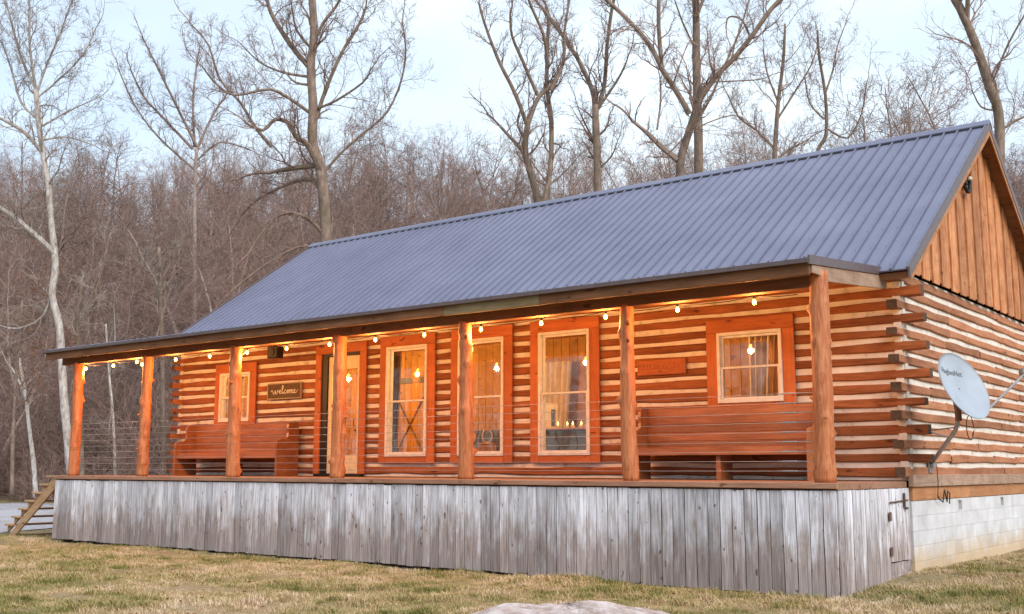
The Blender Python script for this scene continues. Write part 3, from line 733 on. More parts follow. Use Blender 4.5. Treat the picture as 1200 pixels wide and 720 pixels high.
A1 = (YR-.17*cp, ZR-.17*sp+.045); A2 = (YR-.165*cp, ZR-.165*sp+.015)
b2.prism([A2, A1, (YR-.05, ZR+.035), (YR, ZR+.062), (YR+.05, ZR+.035), (2*YR-A1[0], A1[1]), (2*YR-A2[0], A2[1]), (YR, ZR+.02)], 0, XL-.02, XR+.03)
part('ridge_cap', b2, M['roof'], RF)
b2 = MB(); sps = .2286*sx; k = 0                             # dark foam closure between the ribs, under the cap
while XL+k*sps < XR-.1:
    xa = XL+k*sps+.010; b2.prism([(YR-.195*cp-.002, ZR-.195*sp+.002), (YR-.15*cp, ZR-.15*sp+.002), (YR-.15*cp, ZR-.15*sp+.034), (YR-.185*cp-.004, ZR-.185*sp+.020)], 0, xa, xa+sps-.048); k += 1
tag(part('ridge_closure', b2, M['dark'], RF))
for (xa, xb) in ((XR-.005, XR+.022), (XL-.022, XL+.005)):      # rake trims, both slopes
    for sgn in (1, -1):
        f_ = lambda y: y if sgn == 1 else 2*YR-y
        b2 = MB(); b2.prism([(f_(YE-.03), ZE-.125), (f_(YR), ZR-.115), (f_(YR), ZR+.032), (f_(YE-.03), ZE+.012)][::sgn], 0, xa, xb)
        part('rake_trim', b2, M['trimmetal'], RF)
        b2 = MB(); b2.prism([(f_(YE+.05), ZE-.16), (f_(YR), ZR-.22), (f_(YR), ZR-.118), (f_(YE+.05), ZE-.10)][::sgn], 0, (xa+.0 if xa > 0 else xb-.03), (xa+.018 if xa > 0 else xb-.012))
        part('rake_board', b2, M['band'], RF)
b2 = MB()                                                    # screws on the panels
k = 0
while XL+k*sps < XR:
    for t in np.linspace(.03, .955, 9):
        xx = XL+k*sps+sps-.065; l = t*RL; yy_, zz = YE+l*cp-sp*.004, ZE+l*sp+cp*.004
        b2.lathe([(.006, 0), (.006, .003), (.003, .005)], (xx, yy_, zz), 6)
    k += 1
tag(part('roof_screws', b2, M['trimmetal'], RF), kind='stuff')

# gables: board-on-board siding
def gable_top(y): return ZR-.13-abs(y-YR)*(ZR-ZE)/(YR-YE)
for xw, sg in ((X1+.01, 1), (X0-.01, -1)):
    b2 = MB(); b2.prism([(2.3, 4.27), (2*YR-2.3, 4.27), (YR, gable_top(YR)-.05)], 0, xw-.05 if sg > 0 else xw, xw if sg > 0 else xw+.05)
    G = part('gable', b2, M['gable'])
    y = 2.33; i = 0
    while y < 2*YR-2.4:
        front = i % 2 == 0; w = rw.uniform(.27, .32) if front else rw.uniform(.17, .21)
        ya, yb = y, y+w
        if not front: ya -= .03; yb += .03
        zb = 4.262-(.05 if front else .015)+rw.uniform(-.012, .006)
        if sg < 0: zb = 4.25
        ta, tb = gable_top(ya), gable_top(yb)
        pts = [(ya, zb), (yb, zb), (yb, max(zb+.01, tb))]
        if ya < YR < yb: pts.append((YR, gable_top(YR)))
        pts.append((ya, max(zb+.012, ta)))
        o_, th_ = (.030, .024) if front else (.004, .024)
        b2 = MB(); 
        if sg > 0: b2.prism(pts, 0, xw+o_, xw+o_+th_)
        else: b2.prism(pts, 0, xw-o_-th_, xw-o_)
        part('board', b2, M['gable'], G)
        y += w; i += 1
# wall light high on the gable
gl = MB(); gl.tube([(X1+.06, 5.66, 6.10), (X1+.13, 5.66, 6.10)], .05, 10)
gl.tube([(X1+.13+.02*0, 5.66+.15*math.cos(a), 6.10+.15*math.sin(a)) for a in np.linspace(-2.6, 1.2, 12)], .032, 8)
o = part('gable_lamp', gl, M['dark'], None, True)
b2 = MB(); b2.lathe([(.01, -.03), (.035, -.02), (.04, .01), (.02, .03)], (X1+.17, 5.68, 6.17), 10); part('lamp_lens', b2, M['paper'], o)

# base of the right end: sill board, orange band, painted block wall
bevelled('sill_board', X1-.02, X1+.055, YF-.06, 6.1, 1.245, 1.405, M['sill'], c=.006)
bevelled('sill_board', X1-.02, X1+.050, 6.104, YB, 1.243, 1.403, M['sill'], c=.006)
bevelled('band_board', X1-.05, X1+.015, YF+.0, 5.2, 1.06, 1.244, M['band'])
bevelled('band_board', X1-.05, X1+.019, 5.204, YB, 1.06, 1.242, M['band'])
fo = part('foundation_wall', (lambda b2: (b2.box(X1-.34, X1-.18, YF+.03, YB-.05, -.4, 1.04), b2)[1])(MB()), M['block'])
bl = {}
for L in (.40, .20):
    b2 = MB(); b2.bbox(0, .18, .001, L-.001, .001, .199, .003); bl[L] = b2.mesh('block', M['block'])
for r_ in range(6):
    z = 1.055-(r_+1)*.2
    y = YF-.03; L = .2 if r_ % 2 else .4
    while y < YB-.1:
        vent = r_ == 0 and (abs(y+L/2-4.72) < .2 or abs(y+L/2-7.0) < .2)
        if vent:
            b2 = MB(); b2.box(X1-.15, X1-.12, y+.01, y+L-.01, z+.02, z+.19); part('vent', b2, M['band'], fo)
            b2 = MB()
            for q in ((y+.002, y+L/2-.09, z, z+.2), (y+L/2+.09, y+L-.002, z, z+.2), (y+L/2-.09, y+L/2+.09, z, z+.03), (y+L/2-.09, y+L/2+.09, z+.17, z+.2)): b2.box(X1-.17, X1+.008, *q)
            part('block', b2, M['block'], fo)
        else: piece('block', bl[L], fo, (X1-.172+rw.uniform(-.0008, .0008), y, z))
        y += L; L = .4
b2 = MB(); b2.box(X0+.02, X0+.2, YF, YB-.05, -.4, 1.3); b2.box(X0+.2, X1-.25, YB-.2, YB-.05, -.4, 1.3); part('foundation_wall', b2, M['block'])
b2 = MB()                                                    # loose cable hanging by the band
b2.tube([(X1+.07, 3.42, 1.55), (X1+.075, 3.43, 1.3), (X1+.06, 3.42, 1.08)], .006, 6)
b2.tube([(X1+.06, 3.42, 1.12), (X1+.06, 3.5, 1.06), (X1+.07, 3.62, 1.02), (X1+.08, 3.66, 1.16), (X1+.07, 3.72, 1.19), (X1+.08, 3.78, 1.02), (X1+.07, 3.86, 1.17), (X1+.08, 3.93, 1.14), (X1+.07, 3.92, .99)], .009, 6)
part('loose_wire', b2, M['cord'])

# cable railing, nine steel lines through the posts
cr = hang(inst('cable_railing', None, None, (-8.3, .1, DZ)), cabin)
for k in range(9):
    z = 1.455+k*.1175
    b2 = MB(); b2.tube([(-16.5, .1, z), (-14.07, .1, z-.004), (-11.3, .1, z), (-8.5, .1, z-.004), (-5.8, .1, z), (-2.9, .1, z-.005), (-.2, .1, z)], .0034, 5)
    hang(b2.build('cable', M['cable']), cr)
    b2 = MB(); b2.tube([(-.76, .1, z), (-.70, .1, z), (-.695, .1, z), (-.52, .1, z), (-.515, .1, z), (-.3, .1, z)], [.006, .006, .010, .010, .006, .005], 6)
    hang(b2.build('turnbuckle', M['steel']), cr)

# wooden steps at the far left end of the porch
st = empty('wooden_steps', (-17.9, .7, 0)); tag(st, 'open weathered wooden steps climbing to the far left end of the porch', 'steps')
for y in (.08, 1.28):
    b2 = MB(); b2.prism([(-19.02, -.03), (-18.78, -.03), (-17.03, 1.16), (-17.03, 1.31), (-17.24, 1.31)], 1, y, y+.04); hang(b2.build('stringer', M['step']), st)
for k in range(7):
    xa = -17.36-.268*k; z = 1.30-.178*(k+0)
    b2 = MB(); b2.bbox(xa-.13, xa+.17, .02, 1.40, z-.02, z+.02, .006); hang(b2.build('tread', M['step']), st)
    if k: b2 = MB(); b2.prism([(xa-.10, z-.16), (xa+.14, z-.02), (xa-.10, z-.02)], 1, .085, .125); hang(b2.build('cleat', M['step']), st)
for k in range(4):
    z = .33+.19*k; xs = -18.45+.27*k
    b2 = MB(); b2.box(xs, -17.05, 1.33, 1.36, z, z+.035); hang(b2.build('brace', M['dark']), st)

# ------------------------------------------------------------------ porch furniture and fittings
def pew(name_label, x0, x1, yb, seed):
    t = empty('pew', ((x0+x1)/2, yb, DZ)); tag(t, name_label, 'pew', 'church pews on the porch')
    W = x1-x0
    prof = [(0, 0), (-.56, 0), (-.56, .66), (-.53, .71), (-.44, .735), (-.34, .735), (-.29, .78), (-.27, .86), (-.285, .96), (-.27, 1.04), (-.21, 1.10), (-.10, 1.115), (-.03, 1.08), (0, 1.0)]
    for sx_ in (-W/2, W/2-.05):
        b2 = MB(); b2.prism([(p, q) for p, q in prof][::-1], 0, sx_, sx_+.05); b2.build('end_panel', M['pew'], t)
    b2 = MB(); b2.prism([(-.50, .44), (-.02, .40), (-.02, .43), (-.50, .475)], 0, -W/2+.05, W/2-.05); b2.build('seat', M['pew'], t)
    b2 = MB(); b2.bbox(-W/2+.052, W/2-.052, -.525, -.50, .36, .478, .004); b2.build('apron', M['pew'], t)
    for k in range(5):                                       # back made of boards
        z = .46+k*.125; yo = -.075+.012*k*1.0
        b2 = MB(); b2.bbox(-W/2+.051, W/2-.051, yo-.024, yo, z, z+.122, .004); o_ = b2.build('back_board', M['pew'], t)
    b2 = MB(); b2.bbox(-.035, .035, -.45, -.06, 0, .40, .003); b2.build('divider', M['pew'], t)
    return t
pew('long varnished wooden pew with curved ends below the small left window', -15.52, -12.12, 2.38, 1)
pew('shorter red-brown wooden pew below the right window, behind the cable railing', -3.98, -1.08, 2.42, 2)

# welcome sign
ws = empty('welcome_sign', (-12.70, YF-.03, 3.07)); tag(ws, 'dark framed sign with white handwritten welcome beside the front door', 'sign')
b2 = MB(); b2.box(-.50, .50, -.012, .006, -.155, .155); b2.build('board', plain('sign_brown', (.10, .06, .03), .7), ws)
b2 = MB()
for q in ((-.53, .53, .145, .17), (-.53, .53, -.17, -.145), (-.53, -.505, -.145, .145), (.505, .53, -.145, .145)): b2.bbox(q[0], q[1], -.03, .01, q[2], q[3], .003)
b2.build('frame', plain('sign_frame', (.34, .27, .19), .7), ws)
def catmull(P, k=6):
    P = [np.array(p, float) for p in P]; P = [P[0]]+P+[P[-1]]; o = []
    for i in range(1, len(P)-2):
        for j in range(k):
            t = j/k; o.append(.5*((2*P[i])+(-P[i-1]+P[i+1])*t+(2*P[i-1]-5*P[i]+4*P[i+1]-P[i+2])*t*t+(-P[i-1]+3*P[i]-3*P[i+1]+P[i+2])*t**3))
    o.append(P[-2]); return o
S = [(-4.3,.5),(-3.9,.9),(-3.6,.2),(-3.35,-.3),(-3.05,.2),(-2.9,.8),(-2.8,.1),(-2.5,-.3),(-2.2,.3),(-2.1,.9),(-1.9,.6),(-1.6,.25),(-1.3,.45),(-1.2,.8),(-1.45,.85),(-1.6,.3),(-1.35,-.2),(-1.0,0),(-.6,.9),(-.35,2.0),(-.5,2.3),(-.7,1.8),(-.65,.4),(-.45,-.25),(-.15,.1),(.25,.8),(.5,.75),(.25,.85),(.05,.35),(.2,-.2),(.55,-.1),(.85,.4),(1.15,.8),(1.4,.4),(1.2,-.15),(.95,.2),(1.15,.75),(1.55,.6),(1.7,.85),(1.75,-.2),(1.85,.5),(2.1,.85),(2.2,.4),(2.2,-.2),(2.3,.5),(2.55,.85),(2.65,.4),(2.7,-.1),(3.0,0),(3.3,.5),(3.45,.85),(3.2,.8),(3.1,.3),(3.35,-.2),(3.8,.0),(4.3,.7)]
b2 = MB(); b2.tube([(p[0]*.098, -.017, p[1]*.068-.04) for p in catmull(S)], .0075, 5)
b2.build('lettering', emit('white_sign_paint', (.85, .82, .75), 0), ws)

# carved plaque left of the right window
pq = empty('wooden_plaque', (-3.73, YF-.03, 3.07)); tag(pq, 'plain orange wooden plaque hung on the logs above the right pew', 'sign')
b2 = MB(); b2.bbox(-.44, .44, -.02, .01, -.125, .125, .012); b2.build('board', M['stain_x'], pq)
b2 = MB(); r = random.Random(4); x = -.36
while x < .34:
    w = r.uniform(.035, .06); h = r.uniform(.05, .075)
    b2.bbox(x, x+w, -.026, -.019, -.02, -.02+h, .003); x += w+.022
tag(b2.build('carving', M['stain'], pq))

# black speaker hanging under the porch ceiling
sp_ = empty('porch_speaker', (-12.47, 2.0, 3.84)); tag(sp_, 'black speaker hanging under the porch roof beside the welcome sign', 'speaker')
b2 = MB(); b2.bbox(-.15, .15, -.11, .09, -.14, .10, .02); b2.build('housing', M['dark'], sp_)
b2 = MB(); b2.tube([(0, -.11, -.02), (0, -.125, -.02)], .085, 14); b2.build('grille', M['cord'], sp_)
b2 = MB(); b2.tube([(0, 0, .09), (0, 0, .24)], .015, 6); b2.build('bracket', M['dark'], sp_)

# string lights along the inside of the beam
sl = empty('string_lights', (-8.8, .21, 3.70)); tag(sl, 'string of glowing warm bulbs running along the porch beam', 'string lights')
BX = [-16.50, -15.46, -14.62, -14.44, -13.31, -12.24, -11.13, -10.04, -8.93, -7.83, -6.74, -5.57, -4.43, -3.31, -2.17, -1.06]
pts = []
xs_ = [-16.56]+BX+[-.2]
for i in range(len(xs_)-1):
    a, c = xs_[i], xs_[i+1]
    for t in (0, .33, .67): pts.append((a+(c-a)*t, .215, 3.655-.035*math.sin(math.pi*t)))
b2 = MB(); b2.tube(pts, .006, 5); o = b2.build('light_cord', M['cord']); hang(o, sl)
soc = MB(); soc.tube([(0, 0, .055), (0, 0, .02)], .017, 8); socm = soc.mesh('socket', M['cord'])
bb = MB(); bb.lathe([(.010, .022), (.016, .010), (.023, -.008), (.026, -.022), (.022, -.038), (.011, -.047), (.003, -.050)], (0, 0, 0), 12); bbm = bb.mesh('bulb', M['bulb'], True)
for i, x in enumerate(BX):
    z = 3.60+(.03 if i in (2, 3) else 0)*((-1)**i)
    o = piece('bulb', bbm, sl, (x, .215, z)); s_ = inst('socket', socm, o)
    ld = bpy.data.lights.new('bulb_light', 'POINT'); ld.energy = 29.0; ld.color = (1, .41, .11); ld.shadow_soft_size = .05
    lo = bpy.data.objects.new('bulb_light', ld); col.objects.link(lo); lo.parent = o; lo.location = (0, 0, -.10)

# ------------------------------------------------------------------ satellite dish on the right wall
sd_ = empty('satellite_dish', (X1, 3.35, 1.56)); tag(sd_, 'grey satellite dish on a bent pole fixed to the right end wall', 'satellite dish')
C0 = np.array([.92, 2.14, 2.55])
nrm = -.69*fwd+.72*(.757*rgt+.653*upv); nrm = nrm/np.linalg.norm(nrm)
mast_top = C0-nrm*.16+np.array([.02, .04, -.27])
foot = np.array([X1+.03, 3.33, 1.57]); elbow = mast_top+np.array([-.04, .08, -.20])
def W2(p): return tuple(np.array(p)-np.array([X1, 3.35, 1.56]))
b2 = MB(); b2.tube([W2(foot), W2(foot+(elbow-foot)*.5), W2(elbow-(elbow-foot)*.08), W2(elbow+np.array([.012, -.025, .06])), W2(mast_top)], .029, 10); b2.build('mast', M['steel'], sd_, True)
b2 = MB(); b2.box(0, .02, -.10, .08, -.13, .10); b2.bbox(.02, .07, -.05, .04, -.05, .05, .005); b2.build('foot_plate', M['steel'], sd_)
b2 = MB(); e1 = foot+(elbow-foot)*.72; b2.tube([W2(e1), W2((X1+.01, 2.62, 2.06))], .011, 6); b2.tube([W2(mast_top-[0, 0, .2]), W2((X1+.01, 3.0, 2.0))], .011, 6); b2.build('brace', M['steel'], sd_)
# dish shell
ux = rgt-nrm*rgt.dot(nrm); ux /= np.linalg.norm(ux); uy = np.cross(nrm, ux)
b2 = MB(); nr_, na_ = 10, 40; a_r, b_r, dep = .485, .465, .075; vs = []
tilt = 0.0
for side in (0, 1):
    for i in range(nr_+1):
        t = i/nr_
        for j in range(na_):
            a = 2*math.pi*j/na_; px, py = a_r*t*math.cos(a), b_r*t*math.sin(a)
            h = dep*(t*t-1)-side*.012
            X = px*math.cos(tilt)+py*math.sin(tilt); Y = -px*math.sin(tilt)+py*math.cos(tilt)
            vs.append(W2(C0+ux*X+uy*Y+nrm*h))
off = (nr_+1)*na_
fs = [(i*na_+j, i*na_+(j+1) % na_, (i+1)*na_+(j+1) % na_, (i+1)*na_+j)[::-1] for i in range(nr_) for j in range(na_)]
fs += [tuple(off+q for q in f)[::-1] for f in fs]
fs += [(nr_*na_+j, nr_*na_+(j+1) % na_, off+nr_*na_+(j+1) % na_, off+nr_*na_+j) for j in range(na_)]
b2.add(vs, fs); b2.build('reflector', M['dish'], sd_, True)
b2 = MB(); back = C0-nrm*.11
b2.tube([W2(back), W2(back-nrm*.07+np.array([0, 0, -.03]))], .07, 10); b2.tube([W2(back-nrm*.05), W2(mast_top)], [.05, .04], 8); b2.tube([W2(mast_top-[0, 0, .12]), W2(mast_top+[0, 0, .03])], .042, 10); b2.build('bracket', M['rust'], sd_)
edge = C0-uy*.43+ux*.10; lnb = np.array([1.28, 3.9, 2.86]) 
lnb = at(1203, 436, 15.0)
maj = .653*rgt-.757*upv; maj -= nrm*maj.dot(nrm); maj /= np.linalg.norm(maj); edge = C0+maj*.43+ux*.02
b2 = MB(); b2.tube([W2(back-uy*.1), W2(edge-nrm*.03), W2(lnb)], .016, 8); b2.build('feed_arm', M['steel'], sd_)
b2 = MB(); dv = (C0-lnb)/np.linalg.norm(C0-lnb); b2.tube([W2(lnb-dv*.10), W2(lnb-dv*.02), W2(lnb+dv*.06), W2(lnb+dv*.10)], [.045, .05, .05, .065], 10); b2.tube([W2(lnb), W2(lnb+np.array([0, .1, -.05]))], .04, 8); b2.build('receiver', M['steel'], sd_, True)
b2 = MB(); lp = [W2(mast_top+np.array([.05, .22+.16*math.cos(a)+.1, -.20+.16*math.sin(a)])) for a in np.linspace(0, 6.1, 20)]; b2.tube(lp, .006, 5); b2.build('coiled_wire', M['cord'], sd_)
fc = bpy.data.curves.new('dish_text', 'FONT'); fc.body = 'HughesNet'; fc.size = .092; fc.align_x = 'CENTER'; fc.extrude = .002
fo_ = bpy.data.objects.new('dish_text', fc); col.objects.link(fo_)
bpy.context.view_layer.update(); dg = bpy.context.evaluated_depsgraph_get()
tm = bpy.data.meshes.new_from_object(fo_.evaluated_get(dg)); bpy.data.objects.remove(fo_)
tm.materials.clear(); tm.materials.append(plain('grey_print', (.17, .18, .21), .6))
def on_dish(u, v):
    d_ = fwd+rgt*(u-600)/FPX-upv*(v-360)/FPX; return CAM+d_*((C0-CAM).dot(nrm)/d_.dot(nrm))
tcn = on_dish(1118, 434.5); tx = on_dish(1129, 437)-on_dish(1107, 433); tx /= np.linalg.norm(tx); ty = np.cross(nrm, tx)
co = np.empty(len(tm.vertices)*3); tm.vertices.foreach_get('co', co); co = co.reshape(-1, 3)
w_ = (co[:, 0].max()-co[:, 0].min())*.88; k_ = np.linalg.norm(on_dish(1129.5, 437)-on_dish(1106.5, 433))/w_
for i in range(len(co)):
    p = tcn+tx*co[i, 0]*k_+ty*(co[i, 1]-.03)*k_; q = p-C0; rr = (q.dot(ux)/a_r)**2+(q.dot(uy)/b_r)**2
    co[i] = W2(p+nrm*(dep*(rr-1)+.003+co[i, 2]))
tm.vertices.foreach_set('co', co.ravel()); tm.update(); inst('lettering', tm, sd_)
b2 = MB()
for (X, Y) in ((-.02, -.02), (.16, -.02), (.02, -.14), (.22, -.13)):
    p = C0+ux*X+uy*Y-nrm*.078; b2.tube([W2(p), W2(p+nrm*.008)], .009, 6)
b2.build('bolt', M['rust'], sd_)

# ------------------------------------------------------------------ stone at the front of the lawn
rb = MB(); rr_ = random.Random(9); nr_, na_ = 12, 48; vs = []; c0 = np.array([-1.28, -3.60])-rgt[:2]*.02+FH[:2]*.10
prof = [1+.10*math.sin(2*a+1)+.06*math.sin(3*a+2.2)+.05*math.sin(5*a)+rr_.uniform(-.03, .03) for a in np.linspace(0, 2*math.pi, na_, endpoint=False)]
for i in range(nr_+1):
    t = i/nr_
    for j in range(na_):
        a = 2*math.pi*j/na_; r = t*prof[j]; p = c0+rgt[:2]*r*1.12*math.cos(a)+FH[:2]*r*.92*math.sin(a)
        h = .20*(1-t**3.6)+rr_.uniform(-.014, .014)*(1 if i < nr_ else 0)+.035*math.sin(p[0]*6+p[1]*3)*(1-t)+.02*math.sin(p[0]*13-p[1]*9)*(1-t)-.05
        vs.append((p[0]-c0[0], p[1]-c0[1], h))
rb.add(vs, [(i*na_+j, (i+1)*na_+j, (i+1)*na_+(j+1) % na_, i*na_+(j+1) % na_) for i in range(nr_) for j in range(na_)])
o = rb.build('flat_stone', M['rock'], None, False, (c0[0], c0[1], 0)); tag(o, 'broad flat pale stone lying in the grass in the foreground', 'rock')

# ------------------------------------------------------------------ things inside, seen through the glass
def thing(name, label, cat, loc, rz=0, group=None): return tag(empty(name, loc, None, rz), label, cat, group)
FZ = DZ+.02
bd = thing('barn_door', 'orange plank barn door with crossed braces inside, behind the window right of the front door', 'door', (-11.55, 5.0, FZ))
for k in range(8):
    b2 = MB(); b2.bbox(-.7+k*.19, -.515+k*.19, 0, .03, 0, 2.15, .005); b2.build('plank', M['pine'], bd)
b2 = MB()
for (x0, z0, x1, z1) in ((-.6, .1, .7, 2.05), (-.6, 2.05, .7, .1)): b2.tube([(x0, -.012, z0), (x1, -.012, z1)], .017, 4)
for z in (.08, 2.05): b2.bbox(-.68, .8, -.03, -.002, z-.06, z+.06, .004)
b2.build('brace', M['cabinet'], bd)
ct = thing('kitchen_counter', 'dark counter laden with candles, seen inside the third tall window', 'counter', (-6.95, 4.3, FZ))
b2 = MB(); b2.bbox(-.62, .85, 0, .5, 0, .86, .01); b2.build('base_cabinet', M['cabinet'], ct); b2 = MB(); b2.bbox(-.66, .89, -.04, .54, .862, .9, .008); b2.build('countertop', M['stain_x'], ct)
for k in range(3): b2 = MB(); b2.bbox(-.60+k*.48, -.14+k*.48, -.018, -.002, .08, .80, .006); b2.build('cabinet_door', M['cabinet'], ct)
cz = FZ+.90
o = thing('framed_card', 'white card standing at the left end of the lit counter', 'card', (-7.32, 4.45, cz)); b2 = MB(); b2.bbox(-.17, .17, 0, .03, 0, .48, .006); b2.build('card', M['paper'], o)
b2 = MB(); b2.bbox(.03, .1, -.03, -.002, .04, .36, .004); b2.build('stand', M['cabinet'], o)
lab = ['leftmost glowing candle jar on the lit counter', 'second glowing candle jar from the left on the counter', 'middle glowing candle jar on the counter', 'fourth glowing candle jar from the left on the counter', 'rightmost glowing candle jar on the lit counter']
for k, x in enumerate((-7.10, -6.92, -6.76, -6.60, -6.44)):
    o = thing('candle_jar', lab[k], 'candle', (x, 4.38+.05*(k % 2), cz), 0, 'candles on the counter')
    b2 = MB(); b2.lathe([(.035, 0), (.04, .01), (.04, .05), (.03, .055)], (0, 0, 0), 10); b2.build('jar', M['paper'], o); b2 = MB(); b2.lathe([(.004, .056), (.016, .075), (.010, .10), (.002, .12)], (0, 0, 0), 8); b2.build('flame', M['flame'], o)
def curtain(label, x0, x1, y, z0, z1, m, seed=0):
    b2 = MB(); n = 40; vs = []; r = random.Random(seed); ph = r.uniform(0, 6)
    for zi, z in enumerate(np.linspace(z0, z1, 6)):
        for i in range(n+1):
            t = i/n; s = .75+.25*(z-z0)/(z1-z0) if zi > 0 else .75
            vs.append((x0+(x1-x0)*t*s, y+.03*math.sin(t*30+ph)+.01*math.sin(t*71), z))
    b2.add(vs, [(k*(n+1)+i, k*(n+1)+i+1, (k+1)*(n+1)+i+1, (k+1)*(n+1)+i) for k in range(5) for i in range(n)])
    b2.add([(v_[0], v_[1]+.004, v_[2]) for v_ in vs], [((k+1)*(n+1)+i, (k+1)*(n+1)+i+1, k*(n+1)+i+1, k*(n+1)+i) for k in range(5) for i in range(n)])
    c = tag(b2.build('curtain', m, None, True), label, 'curtain', 'curtains inside the windows')
curtain('brown curtain drawn to the left inside the window beside the front door', -10.02, -9.64, 2.76, 1.45, 3.85, M['fabric_dark'], 1)
curtain('brown curtain at the left of the third tall window', -6.46, -6.20, 2.76, 1.45, 3.85, M['fabric_dark'], 2)
curtain('long cream curtain hanging behind the counter', -8.05, -7.35, 5.2, 1.5, 3.6, M['fabric'], 3)
curtain('pale curtain gathered in the small left window', -14.75, -14.4, 2.78, 2.35, 3.6, M['fabric'], 4)
curtain('cream curtain hanging in the middle of the right window', -3.0, -2.45, 4.1, 2.1, 3.7, M['fabric'], 5)
sf = thing('sofa', 'dark sofa inside, low in the second tall window', 'sofa', (-8.9, 4.6, FZ))
b2 = MB(); b2.bbox(-.85, .85, -.3, .35, .08, .45, .05); b2.build('seat', M['cabinet'], sf); b2 = MB(); b2.bbox(-.85, .85, .25, .48, .40, .92, .06); b2.build('backrest', M['cabinet'], sf)
for s_ in (-1, 1): b2 = MB(); b2.bbox(s_*.94-.1, s_*.94+.1, -.3, .45, .08, .62, .05); b2.build('arm', M['cabinet'], sf)
ob = thing('side_table', 'small dark table inside the second tall window', 'table', (-7.95, 3.3, FZ))
b2 = MB(); b2.bbox(-.3, .3, -.2, .2, .40, .44, .008); b2.build('tabletop', M['cabinet'], ob)
for a in (-.27, .27):
    for c in (-.17, .17): b2 = MB(); b2.tube([(a, c, 0), (a, c, .40)], .02, 6); b2.build('leg', M['cabinet'], ob)
o = thing('orange_box', 'small orange box on the table inside the second tall window', 'box', (-7.95, 3.3, FZ+.44)); b2 = MB(); b2.bbox(-.16, .16, -.08, .08, 0, .14, .008); b2.build('box_body', M['orange'], o); b2 = MB(); b2.bbox(-.165, .165, -.085, .085, .142, .17, .006); b2.build('lid', M['orange'], o)
o = thing('twig_ring', 'thin ring ornament standing on the orange box', 'ornament', (-7.95, 3.3, FZ+.61)); b2 = MB(); b2.tube([(.12*math.cos(a), 0, .13+.12*math.sin(a)) for a in np.linspace(2.0, 7.3, 20)], .012, 6); b2.build('ring', M['fabric'], o); b2 = MB(); b2.bbox(-.03, .03, -.02, .02, 0, .02, .003); b2.build('foot', M['fabric'], o)
b2 = MB(); b2.box(-.42, .42, -.03, 0, 0, 2.05)
idr = thing('inner_door', 'orange panelled inner door with dark handle behind the front storm door', 'door', (-13.75, 5.3, FZ)); 
for k in range(5): b3 = MB(); b3.bbox(-.42+k*.17, -.255+k*.17, -.03, 0, 0, 2.3, .005); b3.build('plank', M['pine'], idr)
b3 = MB(); b3.bbox(.25, .34, -.07, -.031, 1.0, 1.03, .006); b3.build('handle', M['dark'], idr)
pend = ['hanging lamp inside behind the small left window', 'hanging lamp in the hall behind the front door', 'hanging lamp behind the window beside the front door', 'hanging lamp between the second and third tall windows inside', 'hanging lamp inside near the right end of the cabin']
for k, (x, y, e) in enumerate(((-15.0, 3.9, 60), (-12.6, 3.9, 60), (-10.4, 3.4, 60), (-8.3, 3.2, 42), (-4.2, 3.4, 60))):
    o = thing('hanging_lamp', pend[k], 'lamp', (x, y, 4.09), 0, 'hanging lamps inside the cabin')
    b2 = MB(); b2.tube([(0, 0, 0), (0, 0, -.28)], .006, 6); b2.build('cord', M['cord'], o)
    b2 = MB(); b2.lathe([(.02, -.24), (.025, -.30), (.06, -.35), (.055, -.42), (.02, -.46)], (0, 0, 0), 12); b2.build('bulb', M['flame'], o, True)
    ld = bpy.data.lights.new('lamp_light', 'POINT'); ld.energy = e; ld.color = (1, .56, .19); ld.shadow_soft_size = .08
    lo = bpy.data.objects.new('lamp_light', ld); col.objects.link(lo); lo.parent = o; lo.location = (0, 0, -.55)

# ------------------------------------------------------------------ trees
def rand_perp(d, rng):
    a = np.array([rng.gauss(0, 1), rng.gauss(0, 1), rng.gauss(0, 1)]); a -= d*a.dot(d); return a/(np.linalg.norm(a)+1e-9)
def grow(b, p, d, L, r, lvl, maxl, rng, nk, up_=.25, wob=.16, rmin=.005, mi=0):
    seg = {0: 9, 1: 6, 2: 4}.get(lvl, 3); P = [p]; Rr = [r]; dd_ = d/np.linalg.norm(d)
    for i in range(seg):
        dd_ = dd_+rand_perp(dd_, rng)*wob*(1+.3*lvl)+np.array([0, 0, up_*.25]); dd_ /= np.linalg.norm(dd_)
        P.append(P[-1]+dd_*L/seg); Rr.append(max(rmin*.7, r*(1-.78*(i+1)/seg)))
    b.tube(P, Rr, 6 if lvl == 0 else 4 if lvl == 1 and r > .03 else 3, False, mi)
    if lvl >= maxl: return
    n = nk[min(lvl, len(nk)-1)]
    for k in range(n):
        t = (k+rng.random())/n*.85+.15; i = min(seg-1, int(t*seg)); f = t*seg-i
        q = P[i]+(P[i+1]-P[i])*f; rr = Rr[i]+(Rr[i+1]-Rr[i])*f
        dl = P[i+1]-P[i]; dl /= np.linalg.norm(dl); an = R_(rng.uniform(28, 62))
        nd_ = dl*math.cos(an)+rand_perp(dl, rng)*math.sin(an)+np.array([0, 0, up_*.6])
        grow(b, q, nd_/np.linalg.norm(nd_), L*rng.uniform(.32, .60)*(1.15-.55*t), max(rmin, rr*rng.uniform(.45, .65)), lvl+1, maxl, rng, nk, up_, wob, rmin, mi)
